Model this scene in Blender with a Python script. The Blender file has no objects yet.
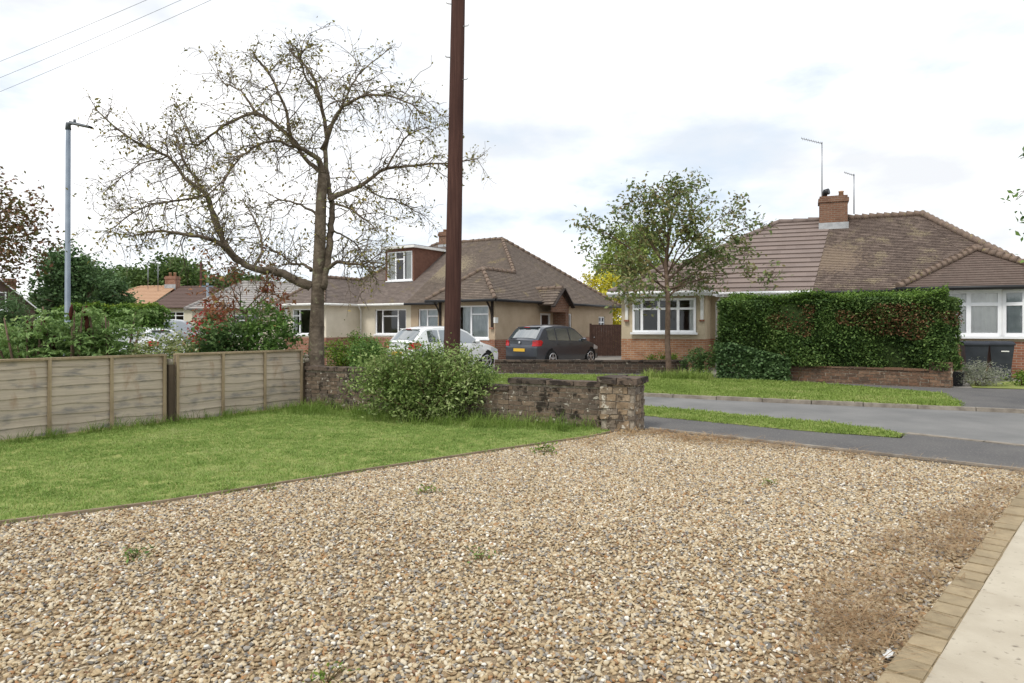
import bpy, bmesh, math, random
import numpy as np
from mathutils import Vector, Matrix
R = math.radians
scene = bpy.context.scene
COL = scene.collection

# ------------------------------------------------------------------ camera, sky, sun, exposure
cam_d = bpy.data.cameras.new('camera'); cam = bpy.data.objects.new('camera', cam_d); COL.objects.link(cam)
cam.location = (0, 0, 1.5); cam.rotation_euler = (R(90), 0, 0)
cam_d.sensor_width = 36.0; cam_d.lens = 24.0; cam_d.shift_y = -15.5 / 1024
cam_d.clip_start = 0.05; cam_d.clip_end = 3000
scene.camera = cam

SUN_ELEV, SUN_AZ = 52.0, 215.0          # azimuth measured clockwise from +Y: the sun stands behind and left of the camera
world = bpy.data.worlds.new('World'); scene.world = world; world.use_nodes = True
wt = world.node_tree; wt.nodes.clear()
def wn(t, **k):
    n = wt.nodes.new(t)
    for a, b in k.items(): setattr(n, a, b)
    return n
w_out = wn('ShaderNodeOutputWorld'); w_bg = wn('ShaderNodeBackground'); w_sky = wn('ShaderNodeTexSky')
w_sky.sky_type = 'NISHITA'; w_sky.sun_disc = False
w_sky.sun_elevation = R(SUN_ELEV); w_sky.sun_rotation = R(SUN_AZ)
w_sky.air_density = 1.0; w_sky.dust_density = 1.5
w_tc = wn('ShaderNodeTexCoord'); w_map = wn('ShaderNodeMapping'); w_map.inputs['Scale'].default_value = (1, 1, 2.6)
w_map.inputs['Location'].default_value = (0.35, 0.1, 0.2)
w_n = wn('ShaderNodeTexNoise'); w_n.inputs['Scale'].default_value = 2.3; w_n.inputs['Detail'].default_value = 7; w_n.inputs['Roughness'].default_value = 0.55
w_r = wn('ShaderNodeValToRGB'); w_r.color_ramp.elements[0].position = 0.39; w_r.color_ramp.elements[1].position = 0.55
w_n2 = wn('ShaderNodeTexNoise'); w_n2.inputs['Scale'].default_value = 3.1; w_n2.inputs['Detail'].default_value = 6
w_r2 = wn('ShaderNodeValToRGB'); e = w_r2.color_ramp.elements
e[0].position = 0.35; e[0].color = (6.9, 7.1, 7.4, 1); e[1].position = 0.57; e[1].color = (10.6, 10.6, 10.7, 1)
w_mix = wn('ShaderNodeMix', data_type='RGBA')
L = wt.links.new
L(w_tc.outputs['Generated'], w_map.inputs['Vector'])
L(w_map.outputs['Vector'], w_n.inputs['Vector']); L(w_map.outputs['Vector'], w_n2.inputs['Vector'])
L(w_n.outputs['Fac'], w_r.inputs['Fac']); L(w_n2.outputs['Fac'], w_r2.inputs['Fac'])
w_b = wn('ShaderNodeMix', data_type='RGBA'); w_b.inputs[0].default_value = 0.8
w_b.inputs[7].default_value = (6.4, 7.1, 7.9, 1)
L(w_sky.outputs['Color'], w_b.inputs[6])
L(w_b.outputs[2], w_mix.inputs[6]); L(w_r2.outputs['Color'], w_mix.inputs[7]); L(w_r.outputs['Color'], w_mix.inputs[0])
L(w_mix.outputs[2], w_bg.inputs['Color']); w_bg.inputs['Strength'].default_value = 0.1
L(w_bg.outputs[0], w_out.inputs['Surface'])

sun_d = bpy.data.lights.new('sun', 'SUN'); sun = bpy.data.objects.new('sun', sun_d); COL.objects.link(sun)
sun_d.energy = 1.5; sun_d.angle = R(14); sun_d.color = (1.0, 0.95, 0.87)
sd = Vector((math.sin(R(SUN_AZ)) * math.cos(R(SUN_ELEV)), math.cos(R(SUN_AZ)) * math.cos(R(SUN_ELEV)), math.sin(R(SUN_ELEV))))
sun.rotation_euler = sd.to_track_quat('Z', 'Y').to_euler(); sun.location = (-15, -15, 30)

scene.view_settings.view_transform = 'Standard'; scene.view_settings.look = 'None'
scene.view_settings.exposure = 0.42; scene.view_settings.gamma = 1.0; scene.view_settings.use_curve_mapping = False
scene.cycles.max_bounces = 6; scene.cycles.transparent_max_bounces = 12

# ------------------------------------------------------------------ helpers
F, HZ, EYE = 682.7, 326.0, 1.5
def at(px, py, Y):                       # a point at depth Y seen at a pixel of the photograph
    return Vector(((px - 512) / F * Y, Y, EYE + (HZ - py) / F * Y))
def gnd(px, py, z=0.0):
    Y = F * (EYE - z) / (py - HZ)
    return Vector(((px - 512) / F * Y, Y, z))

def srgb(r, g, b):
    f = lambda c: (c / 12.92 if c <= 0.04045 else ((c + 0.055) / 1.055) ** 2.4)
    return (f(r / 255), f(g / 255), f(b / 255), 1)

class NT:
    """small wrapper that makes a material"""
    def __init__(s, name):
        s.m = bpy.data.materials.new(name); s.m.use_nodes = True; s.t = s.m.node_tree
        s.b = s.t.nodes['Principled BSDF']; s.o = s.t.nodes['Material Output']
    def n(s, t, **k):
        n = s.t.nodes.new(t)
        for a, b in k.items():
            if a.startswith('i_'): n.inputs[a[2:]].default_value = b
            else: setattr(n, a, b)
        return n
    def l(s, a, b): s.t.links.new(a, b)
    def coord(s, kind='Object'): return s.n('ShaderNodeTexCoord').outputs[kind]
    def noise(s, vec, scale, detail=5, rough=0.55, dim=None):
        n = s.n('ShaderNodeTexNoise'); n.inputs['Scale'].default_value = scale
        n.inputs['Detail'].default_value = detail; n.inputs['Roughness'].default_value = rough
        if vec is not None: s.l(vec, n.inputs['Vector'])
        return n.outputs['Fac']
    def ramp(s, fac, stops, interp='LINEAR'):
        n = s.n('ShaderNodeValToRGB'); cr = n.color_ramp; cr.interpolation = interp
        while len(cr.elements) < len(stops): cr.elements.new(0.5)
        for e, (p, c) in zip(cr.elements, stops): e.position = p; e.color = c if len(c) == 4 else (*c, 1)
        s.l(fac, n.inputs['Fac']); return n.outputs['Color']
    def mix(s, fac, a, b, mode='MIX'):
        n = s.n('ShaderNodeMix', data_type='RGBA', blend_type=mode)
        for v, i in ((fac, 0), (a, 6), (b, 7)):
            if hasattr(v, 'links') or hasattr(v, 'is_linked'): s.l(v, n.inputs[i])
            elif i == 0: n.inputs[0].default_value = v
            else: n.inputs[i].default_value = v if len(v) == 4 else (*v, 1)
        return n.outputs[2]
    def bump(s, h, strength=0.4, dist=0.01):
        n = s.n('ShaderNodeBump'); n.inputs['Strength'].default_value = strength; n.inputs['Distance'].default_value = dist
        s.l(h, n.inputs['Height']); s.l(n.outputs['Normal'], s.b.inputs['Normal'])
    def col(s, c):
        if hasattr(c, 'is_linked'): s.l(c, s.b.inputs['Base Color'])
        else: s.b.inputs['Base Color'].default_value = c
    def set(s, rough=None, spec=None, metal=None):
        if rough is not None: s.b.inputs['Roughness'].default_value = rough
        if spec is not None: s.b.inputs['Specular IOR Level'].default_value = spec
        if metal is not None: s.b.inputs['Metallic'].default_value = metal

def noisy(name, c1, c2, scale=3.0, rough=0.8, spec=0.3, bscale=None, bstr=0.3, bdist=0.01, lo=0.35, hi=0.65, metal=0, c3=None, s3=20, f3=0.5, coord='Object'):
    m = NT(name); v = m.coord(coord)
    c = m.ramp(m.noise(v, scale), [(lo, c1), (hi, c2)])
    if c3 is not None:
        k = m.ramp(m.noise(v, s3, 6), [(f3, (0, 0, 0)), (f3 + 0.12, (1, 1, 1))])
        c = m.mix(k, c, c3)
    m.col(c); m.set(rough, spec, metal)
    if bscale: m.bump(m.noise(v, bscale, 6), bstr, bdist)
    return m.m

def leaf_mat(name, cols, trans=0.25, rough=0.55, patch=1.2):
    """leaf colours: every leaf (mesh island) draws its own, and leaves vary in patches through the plant"""
    m = NT(name); g = m.n('ShaderNodeNewGeometry'); v = m.coord('Object')
    nz = m.noise(v, patch, 3)
    a = m.n('ShaderNodeMath', operation='MULTIPLY_ADD'); m.l(g.outputs['Random Per Island'], a.inputs[0]); a.inputs[1].default_value = 0.6
    b = m.n('ShaderNodeMath', operation='MULTIPLY_ADD'); m.l(nz, b.inputs[0]); b.inputs[1].default_value = 1.1; b.inputs[2].default_value = -0.35
    m.l(b.outputs[0], a.inputs[2])
    n = len(cols)
    c = m.ramp(a.outputs[0], [((i + 0.5) / n, k) for i, k in enumerate(cols)])
    m.col(c); m.set(rough, 0.25)
    t = m.n('ShaderNodeBsdfTranslucent'); m.l(c, t.inputs['Color'])
    mx = m.n('ShaderNodeMixShader'); mx.inputs[0].default_value = trans
    m.l(m.b.outputs[0], mx.inputs[1]); m.l(t.outputs[0], mx.inputs[2]); m.l(mx.outputs[0], m.o.inputs['Surface'])
    return m.m

class MB:
    """collects faces, then links them as ONE mesh object; UVs are in metres (across, up the face)"""
    def __init__(s): s.v = []; s.f = []; s.sm = []
    def vert(s, p): s.v.append((p[0], p[1], p[2])); return len(s.v) - 1
    def face(s, pts, smooth=False):
        i = len(s.v); s.v += [(p[0], p[1], p[2]) for p in pts]; s.f.append(tuple(range(i, i + len(pts)))); s.sm.append(smooth)
    def idx(s, f, smooth=False): s.f.append(tuple(f)); s.sm.append(smooth)
    def box(s, a, b, M=None, jit=0, rnd=None):
        c = [Vector((x, y, z)) for z in (a[2], b[2]) for y in (a[1], b[1]) for x in (a[0], b[0])]
        if jit: c = [p + Vector((rnd.uniform(-jit, jit), rnd.uniform(-jit, jit), rnd.uniform(-jit, jit))) for p in c]
        if M is not None: c = [M @ p for p in c]
        i = len(s.v); s.v += [tuple(p) for p in c]
        for f in ((0, 2, 3, 1), (4, 5, 7, 6), (0, 1, 5, 4), (2, 6, 7, 3), (0, 4, 6, 2), (1, 3, 7, 5)):
            s.f.append(tuple(i + k for k in f)); s.sm.append(False)
    def bar(s, p, q, w, h, up=(0, 0, 1)):
        p, q = Vector(p), Vector(q); d = (q - p); n = d.length; d.normalize()
        x = d.cross(Vector(up)); x = x.normalized() if x.length > 1e-6 else Vector((1, 0, 0)); z = x.cross(d)
        M = Matrix.Translation(p) @ Matrix((x, d, z)).transposed().to_4x4()
        s.box((-w / 2, 0, -h / 2), (w / 2, n, h / 2), M)
    def tube(s, pts, rad, n=6, cap=True, smooth=True):
        pts = [Vector(p) for p in pts]; rings = []
        if not hasattr(rad, '__len__'): rad = [rad] * len(pts)
        prev = None
        for i, p in enumerate(pts):
            d = (pts[min(i + 1, len(pts) - 1)] - pts[max(i - 1, 0)])
            if d.length < 1e-9: d = Vector((0, 0, 1))
            d.normalize()
            x = prev - d * prev.dot(d) if prev is not None else d.orthogonal()
            if x.length < 1e-6: x = d.orthogonal()
            x.normalize(); prev = x; y = d.cross(x)
            b = len(s.v)
            for k in range(n):
                a = 2 * math.pi * k / n; q = p + (x * math.cos(a) + y * math.sin(a)) * rad[i]; s.v.append((q.x, q.y, q.z))
            rings.append(b)
        for a, b in zip(rings, rings[1:]):
            for k in range(n): s.f.append((a + k, a + (k + 1) % n, b + (k + 1) % n, b + k)); s.sm.append(smooth)
        if cap:
            s.f.append(tuple(rings[0] + k for k in reversed(range(n)))); s.sm.append(False)
            s.f.append(tuple(rings[-1] + k for k in range(n))); s.sm.append(False)
    def grid(s, rows, smooth=True, flip=False):
        nr, nc = len(rows), len(rows[0]); b = len(s.v)
        for r in rows: s.v += [(p[0], p[1], p[2]) for p in r]
        for i in range(nr - 1):
            for j in range(nc - 1):
                f = (b + i * nc + j, b + i * nc + j + 1, b + (i + 1) * nc + j + 1, b + (i + 1) * nc + j)
                s.f.append(f[::-1] if flip else f); s.sm.append(smooth)
    def disc(s, c, ax, r, n=20, ru=None):
        ax = Vector(ax).normalized(); x = ax.orthogonal().normalized(); y = ax.cross(x); c = Vector(c)
        s.face([c + (x * math.cos(2 * math.pi * k / n) + y * math.sin(2 * math.pi * k / n)) * r for k in range(n)])
    def ball(s, c, rx, ry=None, rz=None, n=10, m=7):
        ry = ry or rx; rz = rz or rx; rows = []
        for i in range(m + 1):
            t = math.pi * i / m
            rows.append([(c[0] + rx * math.sin(t) * math.cos(2 * math.pi * k / n), c[1] + ry * math.sin(t) * math.sin(2 * math.pi * k / n), c[2] - rz * math.cos(t)) for k in range(n + 1)])
        s.grid(rows)
    def build(s, name, mat, parent=None, weld=False):
        me = bpy.data.meshes.new(name); me.from_pydata(s.v, [], s.f)
        me.polygons.foreach_set('use_smooth', s.sm)
        uvl = me.uv_layers.new(name='UVMap'); uv = np.zeros(len(me.loops) * 2, np.float32)
        V = s.v; k = 0
        for p in me.polygons:
            n = p.normal; t = Vector((-n.y, n.x, 0))
            t = t.normalized() if t.length > 0.05 else Vector((1, 0, 0))
            b = n.cross(t)
            for vi in p.vertices:
                q = V[vi]; uv[k] = q[0] * t.x + q[1] * t.y + q[2] * t.z; uv[k + 1] = q[0] * b.x + q[1] * b.y + q[2] * b.z; k += 2
        uvl.data.foreach_set('uv', uv)
        me.materials.append(mat)
        o = bpy.data.objects.new(name, me); COL.objects.link(o)
        if parent is not None: o.parent = parent
        return o

def fast_mesh(name, verts, faces, mat, parent=None, smooth=False):
    """verts Nx3, faces Mxk numpy arrays -> one mesh object"""
    me = bpy.data.meshes.new(name); nv, nf, k = len(verts), len(faces), faces.shape[1]
    me.vertices.add(nv); me.vertices.foreach_set('co', np.ascontiguousarray(verts, np.float32).ravel())
    me.loops.add(nf * k); me.loops.foreach_set('vertex_index', np.ascontiguousarray(faces, np.int32).ravel())
    me.polygons.add(nf); me.polygons.foreach_set('loop_start', np.arange(0, nf * k, k, dtype=np.int32))
    if smooth: me.polygons.foreach_set('use_smooth', np.ones(nf, bool))
    me.update(calc_edges=True); me.materials.append(mat)
    o = bpy.data.objects.new(name, me); COL.objects.link(o)
    if parent is not None: o.parent = parent
    return o

def thing(name, label, cat, loc=(0, 0, 0), rz=0.0, group=None):
    o = bpy.data.objects.new(name, None); COL.objects.link(o); o.empty_display_size = 0.2
    o.location = loc; o.rotation_euler = (0, 0, rz); o['label'] = label; o['category'] = cat
    if group: o['group'] = group
    return o
def tag(o, label=None, cat=None, group=None, kind=None):
    if label: o['label'] = label
    if cat: o['category'] = cat
    if group: o['group'] = group
    if kind: o['kind'] = kind
    return o
def structure(name, pts, mat, label=None):
    """a ground sheet given by its outline (x, y, z)"""
    mb = MB(); mb.face([(p[0], p[1], p[2] if len(p) > 2 else 0.0) for p in pts]); o = mb.build(name, mat)
    o['kind'] = 'structure'
    if label: o['label'] = label
    return o

# ---- leaves
def leaves(name, C, size, mat, parent, rng, aspect=0.55, up=0.3, var=0.4, droop=0.0):
    """one mesh of many small folded leaves with their middles at C"""
    n = len(C); C = np.asarray(C, float)
    d = rng.normal(size=(n, 3)); d[:, 2] = d[:, 2] * 0.7 - droop; d /= np.linalg.norm(d, axis=1)[:, None]
    nn = rng.normal(size=(n, 3)); nn[:, 2] = np.abs(nn[:, 2]) + up * 2
    s = np.cross(d, nn); s /= np.linalg.norm(s, axis=1)[:, None] + 1e-9
    u = np.cross(s, d)
    L = size * (1 + var * rng.uniform(-1, 1, n))[:, None]; Wd = L * aspect
    v = np.empty((n, 4, 3))
    v[:, 0] = C - d * L / 2; v[:, 2] = C + d * L / 2 - u * L * 0.08
    v[:, 1] = C + s * Wd / 2 + u * Wd * 0.18; v[:, 3] = C - s * Wd / 2 + u * Wd * 0.18
    f = np.arange(n * 4).reshape(n, 4)
    return fast_mesh(name, v.reshape(-1, 3), f, mat, parent)

def clumps(rng, centre, radii, nclump, per, spread, shell=0.5, flat=0.0):
    """leaf places: clumps through an ellipsoid, denser towards its outside, uneven outline"""
    d = rng.normal(size=(nclump, 3)); d /= np.linalg.norm(d, axis=1)[:, None]
    r = rng.uniform(shell ** 3, 1, nclump) ** (1 / 3) * rng.uniform(0.86, 1.1, nclump)
    cc = np.array(centre) + d * r[:, None] * np.array(radii)
    k = rng.poisson(per, nclump) + 1
    idx = np.repeat(np.arange(nclump), k)
    sp = spread * rng.uniform(0.6, 1.4, nclump)
    return cc[idx] + rng.normal(size=(len(idx), 3)) * sp[idx][:, None] * np.array((1, 1, 0.8)), cc

# ---- scatter of uncountable stuff (grass blades, pebbles) with geometry nodes
def scatter(name, base, coll, density, smin, smax, seed, tilt=0.25, zoff=0.0, vary=None):
    """base: list of outlines; instances of the loose meshes in coll on them"""
    mb = MB()
    for pts in base: mb.face([(p[0], p[1], (p[2] if len(p) > 2 else 0.0) + zoff) for p in pts])
    o = mb.build(name, coll.objects[0].data.materials[0]); o['kind'] = 'stuff'
    for uvn in list(o.data.uv_layers): o.data.uv_layers.remove(uvn)
    ng = bpy.data.node_groups.new(name + ' spread', 'GeometryNodeTree')
    ng.interface.new_socket('Geometry', in_out='INPUT', socket_type='NodeSocketGeometry')
    ng.interface.new_socket('Geometry', in_out='OUTPUT', socket_type='NodeSocketGeometry')
    N = ng.nodes.new; LK = ng.links.new
    gi, go = N('NodeGroupInput'), N('NodeGroupOutput')
    dp = N('GeometryNodeDistributePointsOnFaces'); dp.inputs['Density'].default_value = density; dp.inputs['Seed'].default_value = seed
    ci = N('GeometryNodeCollectionInfo'); ci.inputs['Collection'].default_value = coll
    ci.inputs['Separate Children'].default_value = True; ci.inputs['Reset Children'].default_value = True
    ip = N('GeometryNodeInstanceOnPoints'); ip.inputs['Pick Instance'].default_value = True
    rr = N('FunctionNodeRandomValue'); rr.data_type = 'FLOAT_VECTOR'
    t = tilt
    if vary:                                             # thin and thick places
        ps = N('GeometryNodeInputPosition'); tx = N('ShaderNodeTexNoise'); tx.inputs['Scale'].default_value = vary[0]; tx.inputs['Detail'].default_value = 4
        mr = N('ShaderNodeMapRange'); mr.inputs[1].default_value = 0.36; mr.inputs[2].default_value = 0.6; mr.inputs[3].default_value = density * vary[1]; mr.inputs[4].default_value = density
        LK(ps.outputs[0], tx.inputs['Vector']); LK(tx.outputs[0], mr.inputs[0]); LK(mr.outputs[0], dp.inputs['Density'])
    rr.inputs[0].default_value = (-t, -t, 0); rr.inputs[1].default_value = (t, t, 6.283)
    rs = N('FunctionNodeRandomValue'); rs.data_type = 'FLOAT'
    rs.inputs[2].default_value = smin; rs.inputs[3].default_value = smax
    rs.inputs['Seed'].default_value = 7; rr.inputs['Seed'].default_value = 3
    LK(gi.outputs[0], dp.inputs['Mesh']); LK(dp.outputs['Points'], ip.inputs['Points'])
    LK(ci.outputs[0], ip.inputs['Instance']); LK(rr.outputs[0], ip.inputs['Rotation']); LK(rs.outputs[1], ip.inputs['Scale'])
    LK(ip.outputs[0], go.inputs[0])
    md = o.modifiers.new('spread', 'NODES'); md.node_group = ng
    return o
def loose(name, meshes):
    c = bpy.data.collections.new(name)
    for i, me in enumerate(meshes):
        ob = bpy.data.objects.new(name, me); c.objects.link(ob)
    return c

def tuft_mesh(name, mat, rng, nb, rad, h, w, lean=0.5):
    v, f = [], []
    for k in range(nb):
        a = rng.uniform(0, 6.283); r = rad * math.sqrt(rng.uniform(0, 1)); b = np.array((r * math.cos(a), r * math.sin(a), -0.005))
        t = rng.uniform(0, 6.283); dv = np.array((math.cos(t), math.sin(t), 0)); sv = np.array((-dv[1], dv[0], 0))
        hh = h * rng.uniform(0.5, 1.1); ln = lean * hh * rng.uniform(0.2, 1.2); ww = w * rng.uniform(0.7, 1.3)
        i = len(v)
        v += [b - sv * ww / 2, b + sv * ww / 2, b + dv * ln * 0.35 + np.array((0, 0, hh * 0.6)) + sv * ww * 0.4, b + dv * ln * 0.35 + np.array((0, 0, hh * 0.6)) - sv * ww * 0.4, b + dv * ln + np.array((0, 0, hh))]
        f += [(i, i + 1, i + 2, i + 3), (i + 3, i + 2, i + 4)]
    me = bpy.data.meshes.new(name); me.from_pydata([tuple(p) for p in v], [], f); me.materials.append(mat); return me

def stone_mesh(name, mat, rng):
    bm = bmesh.new(); bmesh.ops.create_icosphere(bm, subdivisions=2, radius=0.5)
    sx, sy, sz = rng.uniform(0.85, 1.25), rng.uniform(0.6, 0.95), rng.uniform(0.36, 0.58)
    ph = rng.uniform(0, 6, 3)
    for q in bm.verts:
        p = q.co; k = 1 + 0.2 * math.sin(p.x * 6 + ph[0]) + 0.2 * math.sin(p.y * 6 + ph[1]) * math.cos(p.z * 5 + ph[2])
        q.co = Vector((p.x * sx * k, p.y * sy * k, p.z * sz * k))
    for q in bm.faces: q.smooth = True
    me = bpy.data.meshes.new(name); bm.to_mesh(me); bm.free(); me.materials.append(mat); return me
# ------------------------------------------------------------------ materials
def mat_gravel_stone():
    m = NT('pebble'); oi = m.n('ShaderNodeObjectInfo'); v = m.coord('Object')
    c = m.ramp(oi.outputs['Random'], [(0.0, srgb(168, 147, 112)), (0.15, srgb(190, 172, 140)), (0.30, srgb(206, 194, 170)), (0.40, srgb(136, 112, 80)),
        (0.52, srgb(176, 154, 118)), (0.63, srgb(142, 137, 130)), (0.745, srgb(100, 98, 95)), (0.80, srgb(160, 120, 76)), (0.85, srgb(192, 178, 150)), (0.94, srgb(226, 222, 210)), (0.97, srgb(116, 82, 56))], 'CONSTANT')
    nz = m.noise(v, 3.5, 4)
    c2 = m.mix(m.ramp(nz, [(0.4, (0, 0, 0)), (0.75, (0.4, 0.4, 0.4))]), c, srgb(178, 164, 140))
    m.col(c2); m.set(0.62, 0.35); return m.m
def mat_grass(name, cols, coordscale=0.9):
    m = NT(name); oi = m.n('ShaderNodeObjectInfo'); g = m.n('ShaderNodeNewGeometry')
    nz = m.noise(g.outputs['Position'], coordscale, 4)
    a = m.n('ShaderNodeMath', operation='MULTIPLY_ADD'); m.l(oi.outputs['Random'], a.inputs[0]); a.inputs[1].default_value = 0.5
    b = m.n('ShaderNodeMath', operation='MULTIPLY_ADD'); m.l(nz, b.inputs[0]); b.inputs[1].default_value = 1.2; b.inputs[2].default_value = -0.35
    m.l(b.outputs[0], a.inputs[2])
    n = len(cols); c = m.ramp(a.outputs[0], [((i + 0.5) / n, k) for i, k in enumerate(cols)])
    m.col(c); m.set(0.6, 0.2)
    t = m.n('ShaderNodeBsdfTranslucent'); m.l(c, t.inputs['Color'])
    mx = m.n('ShaderNodeMixShader'); mx.inputs[0].default_value = 0.3
    m.l(m.b.outputs[0], mx.inputs[1]); m.l(t.outputs[0], mx.inputs[2]); m.l(mx.outputs[0], m.o.inputs['Surface']); return m.m
def mat_bricks(name, cols, lichen=None, dirt=0.7, rough=0.9):
    """single modelled bricks: each island its own colour, with lichen and dirt"""
    m = NT(name); g = m.n('ShaderNodeNewGeometry'); v = m.coord('Object'); n = len(cols)
    c = m.ramp(g.outputs['Random Per Island'], [((i + 0.5) / n, k) for i, k in enumerate(cols)])
    c = m.mix(m.ramp(m.noise(v, 14, 6), [(0.35, (0, 0, 0)), (0.7, (dirt, dirt, dirt))]), c, srgb(72, 63, 54))
    if lichen:
        for k, (lc, sc, th) in enumerate(lichen):
            f = m.ramp(m.noise(v, sc, 8, 0.65), [(th, (0, 0, 0)), (th + 0.05, (1, 1, 1))]); c = m.mix(f, c, lc)
    m.col(c); m.set(rough, 0.15); m.bump(m.noise(v, 40, 8), 0.7, 0.012); return m.m
def mat_brick_tex(name, c1, c2, mortar, bw=0.225, rh=0.075, ms=0.01, vary=True):
    m = NT(name); uv = m.coord('UV'); b = m.n('ShaderNodeTexBrick'); m.l(uv, b.inputs['Vector'])
    b.inputs['Scale'].default_value = 1.0; b.inputs['Brick Width'].default_value = bw; b.inputs['Row Height'].default_value = rh
    b.inputs['Mortar Size'].default_value = ms; b.inputs['Color1'].default_value = c1; b.inputs['Color2'].default_value = c2; b.inputs['Mortar'].default_value = mortar
    b.inputs['Mortar Smooth'].default_value = 0.2; b.inputs['Bias'].default_value = -0.1
    c = m.mix(m.ramp(m.noise(uv, 3.0, 6), [(0.4, (0, 0, 0)), (0.8, (0.6, 0.6, 0.6))]), b.outputs['Color'], tuple(x * 0.55 for x in c1[:3]))
    m.col(c); m.set(0.9, 0.15)
    i = m.n('ShaderNodeMath', operation='SUBTRACT'); i.inputs[0].default_value = 1; m.l(b.outputs['Fac'], i.inputs[1]); m.bump(i.outputs[0], 0.5, 0.008); return m.m
def mat_tiles(name, cols, tw=0.165, rh=0.1, moss=None, patch=None, rough=0.85, gap=0.006, spot=None):
    """roof tiles: each its own shade, old roofs carry moss"""
    m = NT(name); uv = m.coord('UV'); b = m.n('ShaderNodeTexBrick'); m.l(uv, b.inputs['Vector'])
    b.inputs['Scale'].default_value = 1.0; b.inputs['Brick Width'].default_value = tw; b.inputs['Row Height'].default_value = rh
    b.inputs['Mortar Size'].default_value = gap; b.inputs['Color1'].default_value = (0, 0, 0, 1); b.inputs['Color2'].default_value = (1, 1, 1, 1); b.inputs['Mortar'].default_value = (0.3, 0.3, 0.3, 1)
    b.inputs['Bias'].default_value = 0
    n = len(cols); c = m.ramp(b.outputs['Color'], [((i + 0.5) / n, k) for i, k in enumerate(cols)])
    c = m.mix(m.ramp(m.noise(uv, 0.9, 5), [(0.35, (0, 0, 0)), (0.75, (0.6, 0.6, 0.6))]), c, cols[0])
    v = m.coord('Object')
    if patch: c = m.mix(m.ramp(m.noise(v, 15, 6, 0.75), [(0.52, (0, 0, 0)), (0.62, (0.9, 0.9, 0.9))]), c, patch)
    if moss:
        mc, lo = moss
        nn = m.n('ShaderNodeMath', operation='MULTIPLY'); m.l(m.noise(v, 1.4, 3), nn.inputs[0]); m.l(m.noise(v, 19, 6, 0.75), nn.inputs[1])
        c = m.mix(m.ramp(nn.outputs[0], [(lo, (0, 0, 0)), (lo + 0.05, (1, 1, 1))]), c, mc)
    if spot:                                             # a patch of pale lichen with its own outline
        ctr, rad, sc = spot; d = m.n('ShaderNodeVectorMath', operation='DISTANCE'); m.l(v, d.inputs[0]); d.inputs[1].default_value = ctr
        a = m.n('ShaderNodeMapRange'); m.l(d.outputs['Value'], a.inputs[0]); a.inputs[1].default_value = rad * 0.3; a.inputs[2].default_value = rad; a.inputs[3].default_value = 0.22; a.inputs[4].default_value = -0.1
        s = m.n('ShaderNodeMath', operation='ADD'); m.l(m.noise(v, 10, 6, 0.75), s.inputs[0]); m.l(a.outputs[0], s.inputs[1])
        c = m.mix(m.ramp(s.outputs[0], [(0.60, (0, 0, 0)), (0.68, (0.85, 0.85, 0.85))]), c, sc)
    m.col(c); m.set(rough, 0.2); m.bump(m.noise(v, 30, 6), 0.4, 0.01); return m.m
def mat_glass():
    m = NT('window glass'); t = m.n('ShaderNodeBsdfTransparent'); t.inputs['Color'].default_value = (0.88, 0.9, 0.9, 1)
    gl = m.n('ShaderNodeBsdfGlossy'); gl.inputs['Roughness'].default_value = 0.03
    fr = m.n('ShaderNodeFresnel'); fr.inputs['IOR'].default_value = 1.5
    a = m.n('ShaderNodeMath', operation='MULTIPLY_ADD'); m.l(fr.outputs[0], a.inputs[0]); a.inputs[1].default_value = 1.6; a.inputs[2].default_value = 0.02
    mx = m.n('ShaderNodeMixShader'); m.l(a.outputs[0], mx.inputs[0]); m.l(t.outputs[0], mx.inputs[1]); m.l(gl.outputs[0], mx.inputs[2]); m.l(mx.outputs[0], m.o.inputs['Surface']); return m.m
def plain(name, c, rough=0.5, spec=0.4, metal=0.0, emit=None):
    m = NT(name); m.col(c); m.set(rough, spec, metal); return m.m

M = {}
M['pebble'] = mat_gravel_stone()
M['gravel_bed'] = noisy('gravel bed', srgb(128, 112, 90), srgb(166, 148, 122), 55, 0.95, 0.1, 70, 0.8, 0.01)
M['earth'] = noisy('earth', srgb(105, 88, 68), srgb(142, 122, 96), 6, 0.95, 0.1, 30, 0.6, 0.02, c3=srgb(90, 92, 52), s3=3)
M['ground'] = noisy('far ground', srgb(92, 104, 52), srgb(122, 116, 78), 0.3, 0.95, 0.1)
M['lawn'] = noisy('lawn soil', srgb(116, 130, 70), srgb(152, 156, 96), 5, 0.95, 0.1, 40, 0.5, 0.02)
M['asphalt'] = noisy('road asphalt', srgb(118, 118, 117), srgb(136, 135, 133), 0.9, 0.95, 0.12, 90, 0.9, 0.01, c3=srgb(124, 123, 121), s3=60, f3=0.56)
M['path_asphalt'] = noisy('footpath asphalt', srgb(98, 97, 97), srgb(112, 110, 108), 1.0, 0.95, 0.1, 60, 1.0, 0.015, c3=srgb(150, 147, 140), s3=40, f3=0.58)
M['drive'] = noisy('far drive', srgb(132, 128, 122), srgb(158, 152, 144), 2.5, 0.92, 0.2, 100, 0.5, 0.006)
M['kerb'] = noisy('kerb concrete', srgb(120, 112, 102), srgb(158, 150, 138), 5, 0.9, 0.2, 60, 0.5, 0.006)
M['concrete'] = noisy('path concrete', srgb(172, 162, 144), srgb(190, 181, 163), 2.4, 0.88, 0.2, 80, 0.4, 0.005, c3=srgb(128, 119, 106), s3=26, f3=0.62)
M['paver'] = mat_bricks('paving block', [srgb(158, 142, 114), srgb(170, 153, 124), srgb(150, 135, 108), srgb(164, 148, 120)], dirt=0.25)
M['wood'] = None
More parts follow.
